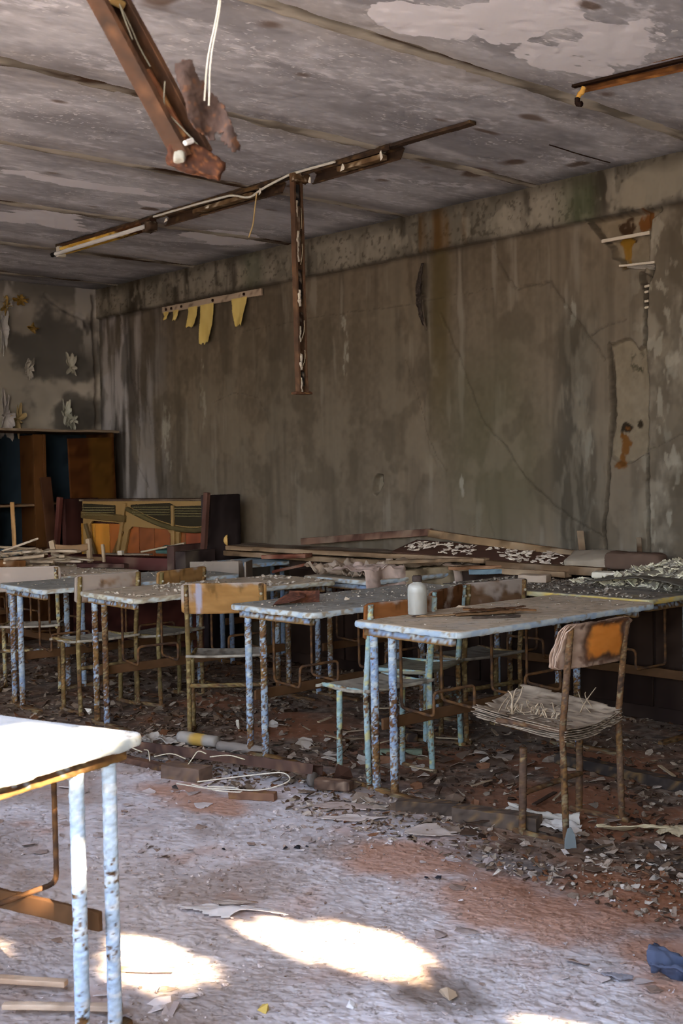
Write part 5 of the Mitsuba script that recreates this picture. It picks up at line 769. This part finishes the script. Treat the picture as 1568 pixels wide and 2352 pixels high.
floor_sheet('cloth_rag', -1.92, 2.76, .10, .05, .5, 2446, S(110, 108, 116), S(140, 136, 142), 'small grey rag scrap left of the dark blue rag', 'rag', hgt=.02)
clod('stone', -2.71, 3.18, .0, .024, 2450, S(206, 194, 180), 'whitish stone in the middle of the cleared floor', 'stone'); clod('stone', -2.63, 3.26, .0, .022, 2452, S(176, 164, 154), 'greyish stone right behind the whitish one', 'stone'); clod('stone', -2.31, 2.12, .0, .016, 2454, S(222, 216, 214), 'small white stone in the foreground near the bottom edge', 'stone'); clod('stone', -2.68, 3.52, .0, .022, 2456, S(186, 172, 162), 'pale stone in front of the rusty chair', 'stone'); clod('stone', -2.64, 3.60, .0, .018, 2458, S(180, 164, 152), 'pale stone just right of the rusty chair front runner', 'stone')
one('glass_shard', wob(mv(hull([(-.022, 0, 0), (.022, 0, 0), (.018, .004, .05), (-.010, .004, .075), (.004, .008, .08), (-.02, .006, .03)]), (-2.695, 3.575, .005), rz=.8), .004, 30, 2460), S(112, 116, 114), 'grey-blue pointed stone chip standing at the right foot of the rusty chair', 'stone', smooth=False)
clod('foam_bit', -2.455, 1.94, .0, .020, 2462, S(206, 176, 96), 'small yellow foam bit near the bottom edge', 'foam'); clod('tray_lump', -2.21, 2.35, .0, .045, 2464, S(196, 172, 146), 'sandy lump in the middle of the dark stain on the foreground floor', 'stone', sc=(1.5, 1, .35))
for i, (x_, y_) in enumerate(((-3.46, 2.85), (-3.44, 2.89), (-3.42, 2.92), (-3.62, 2.68), (-2.86, 2.98), (-2.83, 3.01))): clod('black_bit', x_, y_, .002, [.014, .016, .010, .010, .010, .012][i], 2470 + i, S(46, 44, 48), 'small black crumb on the cleared floor', 'crumb', 'black crumbs on the cleared floor', sc=(1.5, .8, .6))
plank((-3.18, 1.42, .03), (-2.92, 1.62, .03), .03, .016, 2480, S(170, 142, 118), S(200, 172, 146), 'light wood stick on the floor under the sunlit desk, pointing up right', 'wood_stick'); plank((-2.93, 1.44, .02), (-2.70, 1.66, .02), .026, .016, 2484, S(176, 150, 128), S(204, 180, 156), 'light wood stick on the floor behind the legs of the sunlit desk', 'wood_stick'); plank((-2.95, 1.78, .012), (-2.80, 1.90, .02), .02, .012, 2488, S(150, 118, 92), S(180, 148, 120), 'short brown stick on the floor behind the sunlit desk', 'wood_stick')
clod('white_lump', -6.28, 3.68, .0, .035, 2490, S(206, 198, 184), 'white folded scrap on the floor beside the mottled-back chair leg', 'scrap', sc=(1, .5, 1.1)); clod('white_lump', -5.27, 4.02, .0, .035, 2492, S(196, 184, 164), 'pale pointed chip at the foot of the rusty-tin desk', 'scrap', sc=(.8, .6, 1.3))
clod('rusty_lump', -3.98, 3.62, .02, .05, 2494, S(70, 48, 38), 'rust-brown lump of metal behind the right end of the fallen channel', 'lump', sc=(1.6, .6, .9))
# countless flakes and rubble: the largest ones each a thing of its own, the rest together
r = np.random.default_rng(123)
def scatter(n, x0, x1, y0, y1, seed, dens=.47):
    r = np.random.default_rng(seed); q = np.stack([r.uniform(x0, x1, n), r.uniform(y0, y1, n)], 1); k = FB(np.c_[q, np.zeros(n)], (2.2, 2.2, 1), 3, seed) + r.normal(0, .06, n) > dens; return q[k]
FPAL = [S(132, 114, 100), S(150, 132, 116), S(104, 86, 72), S(164, 148, 134), S(84, 66, 54), S(120, 84, 62), S(178, 164, 150)]
BPAL = [.78 * c_ for c_ in (S(98, 78, 62), S(120, 98, 80), S(76, 58, 46), S(136, 116, 98), S(58, 44, 36), S(156, 138, 120), S(108, 72, 50))]
LPAL = [S(178, 164, 160), S(194, 180, 176), S(164, 148, 142), S(206, 194, 190), S(150, 128, 116)]
variants = []
for i in range(14):
    m, cc = flakes_mesh(1, np.zeros((1, 3)), np.array([1.0]), .12, .045, 2500 + i, .12, np.array([[1., 1, 1]])); variants.append(m)
FVAR = {}
def flake(name, x, y, s, rz, pal, label, group, i, z=.006, tilt=.12):
    key = (i % 14, i % len(pal)); k = thing(name, label, 'paint flake', group)
    if key not in FVAR.setdefault(id(pal), {}): FVAR[id(pal)][key] = mikit.ply(variants[key[0]], 'vc', smooth=False, color=np.tile(np.clip(pal[key[1]], .01, .9), (len(variants[key[0]][0]), 1)))
    scene[k] = {**FVAR[id(pal)][key], 'to_world': T().translate([x, y, fz(x, y) + z]).rotate([0, 0, 1], rz).rotate([1, 0, 0], float(math.degrees(tilt))).scale([s, s, s])}
i = 0
for x, y in scatter(900, -5.6, -1.5, 3.35, 4.7, 130)[:190]:
    flake('paint_flake', x, y, float(r.uniform(.03, .065)), float(r.uniform(0, 360)), FPAL, 'curled pale paint flake among the debris under the desks', 'paint flakes among the debris under the desks', i, .012, float(r.normal(0, .25))); i += 1
for x, y in scatter(400, -5.0, -1.4, 1.7, 3.4, 131, .5)[:70]:
    flake('floor_flake', x, y, float(r.uniform(.018, .065)), float(r.uniform(0, 360)), LPAL, 'flat dusty flake lying on the cleared floor in front of the desks', 'flat flakes on the cleared floor', i, .004, float(r.normal(0, .05))); i += 1
n = 0
parts_ = []
for (x0, x1, y0, y1, cnt, s0, s1, pal, seed, tilt) in ((-9.9, -5.4, 3.0, 6.0, 5200, .010, .05, BPAL, 140, .3), (-5.8, -1.2, 3.25, 6.0, 8500, .005, .030, BPAL, 141, .3), (-5.8, -1.2, 3.2, 3.75, 3000, .006, .03, FPAL, 142, .25), (-6, -.8, 1.2, 3.4, 2600, .003, .012, LPAL, 143, .1), (-6, -3.2, 2.4, 3.3, 1200, .005, .022, LPAL, 144, .2)):
    q = scatter(cnt, x0, x1, y0, y1, seed, .44); m = len(q); rr_ = np.random.default_rng(seed + 50); sz = s0 + (s1 - s0) * rr_.power(.5, m) ** 1.2; pos = np.c_[q, floor_h(q[:, 0], q[:, 1]) + .003 + sz * .12]; h = int(m * .86)
    parts_.append(flakes_mesh(h, pos[:h], sz[:h], tilt, .002, seed + 1, .3, cols(rr_, h, pal))); parts_.append(clod_mesh(m - h, pos[h:], sz[h:] * .55, seed + 2, cols(rr_, m - h, pal)))
stuffmesh('floor_debris', parts_, 'countless small paint flakes and plaster crumbs covering the floor')
for i, (x, y) in enumerate(scatter(260, -5.2, -1.6, 3.5, 4.9, 150)[:60]):
    L_ = r.uniform(.06, .22); a = r.uniform(0, PI); z_ = fz(x, y) + .018; c0 = [S(96, 78, 62), S(150, 128, 104), S(70, 54, 44), S(178, 156, 128)][i % 4]; one('splinter', wob(bar((x, y, z_), (x + L_ * math.cos(a), y + L_ * math.sin(a), z_ + r.uniform(-.004, .012)), r.uniform(.008, .022), .006, .0015, .02), .006, 20, 2600 + i), lambda V: lerp(c0 * .7, c0 * 1.1, FB(V, 40, 3, 2601 + i)), 'loose wood splinter among the debris under the desks', 'splinter', 'wood splinters among the debris', 'vc', False)
for i, (x, y) in enumerate(scatter(240, -5.4, -1.5, 3.3, 4.9, 151)[:60]): clod('rubble_piece', x, y, fz(x, y) + .004, float(r.uniform(.010, .026)), 2700 + i, BPAL[i % 7] * .8 if i % 4 else FPAL[i % 7] * .8, 'rough plaster rubble piece among the debris under the desks', 'rubble', 'plaster rubble under the desks')

# ================================================================== OUTSIDE: unseen leaf crown added at the right-hand window, gaps shaped for sun patches
tk = thing('added_tree', 'added leaf crown outside the window with gaps shaped for sun patches', 'added_tree')
HOLES = [[(-2.987, 2.252), (-2.812, 2.472), (-2.513, 2.559), (-2.264, 2.389), (-2.423, 2.295), (-2.784, 2.248)], [(-3.217, 1.957), (-3.092, 2.012), (-2.92, 2.0), (-2.663, 1.972), (-2.755, 1.864), (-2.921, 1.754)], [(-1.99, 2.353), (-1.93, 2.484), (-1.826, 2.577), (-1.66, 2.56), (-1.6, 2.4)], [(-3.45, 1.62), (-3.35, 1.66), (-3.27, 1.69), (-3.33, 1.55)]]
TABLE = [(-4.2, 1.15), (-3.35, 1.40), (-2.60, 1.63), (-2.40, 1.30), (-2.2, .9), (-3.2, .5)]
rt_ = np.random.default_rng(9); n = 24000
tx = rt_.uniform(1.6, 4.6, n); g0 = np.stack([rt_.uniform(-6.5, .6, n), rt_.uniform(.2, 5.2, n)], 1); kx = (tx - g0[:, 0]) / SUN[0]; pos = np.stack([tx, g0[:, 1] + kx * SUN[1], kx * SUN[2]], 1)
ok = (pos[:, 2] > .3) & (pos[:, 2] < 6.5); sz = rt_.uniform(.05, .11, n)
for H_, zz in [(h, 0.0) for h in HOLES] + [(TABLE, .755)]:
    f_ = pos - SUN * ((pos[:, 2] - zz) / SUN[2])[:, None]; ok &= sdf(f_[:, 0], f_[:, 1], H_) > .55 * sz  # leaves left out wherever sun is meant to reach floor and desk top
pos, sz = pos[ok], sz[ok]; (v_, f_), cc = flakes_mesh(len(pos), np.zeros((len(pos), 3)), sz, .5, .001, 2801, .15, cols(rt_, len(pos), [S(74, 104, 44), S(92, 122, 56), S(60, 88, 40)], .15))
R_ = trimesh.geometry.align_vectors([0, 0, 1], SUN)[:3, :3]; v_ = v_ @ R_.T + np.repeat(pos, 13, axis=0)
scene['leaf'] = {'type': 'twosided', 'bsdf': {'type': 'diffuse', 'reflectance': VC}}
part(tk, 'foliage', (v_, f_), cc, 'leaf', False, 'green leaves with gaps shaped for the sun', 'stuff')
part(tk, 'trunk', tube([(3.4, 2.6, -.6), (3.3, 2.5, 1.2), (3.5, 2.4, 3.0), (3.3, 2.3, 4.6)], np.array([.16, .13, .10, .05]), 12), S(96, 80, 64))
for i, (a, b) in enumerate((((3.35, 2.45, 1.8), (2.4, .8, 3.4)), ((3.45, 2.42, 2.6), (2.6, 3.6, 4.2)), ((3.4, 2.4, 3.2), (4.2, 1.0, 4.6)))): part(tk, 'branch', tube([a, tuple((np.array(a) + b) / 2 + [0, 0, .15]), b], np.array([.06, .04, .015]), 8), S(96, 80, 64))
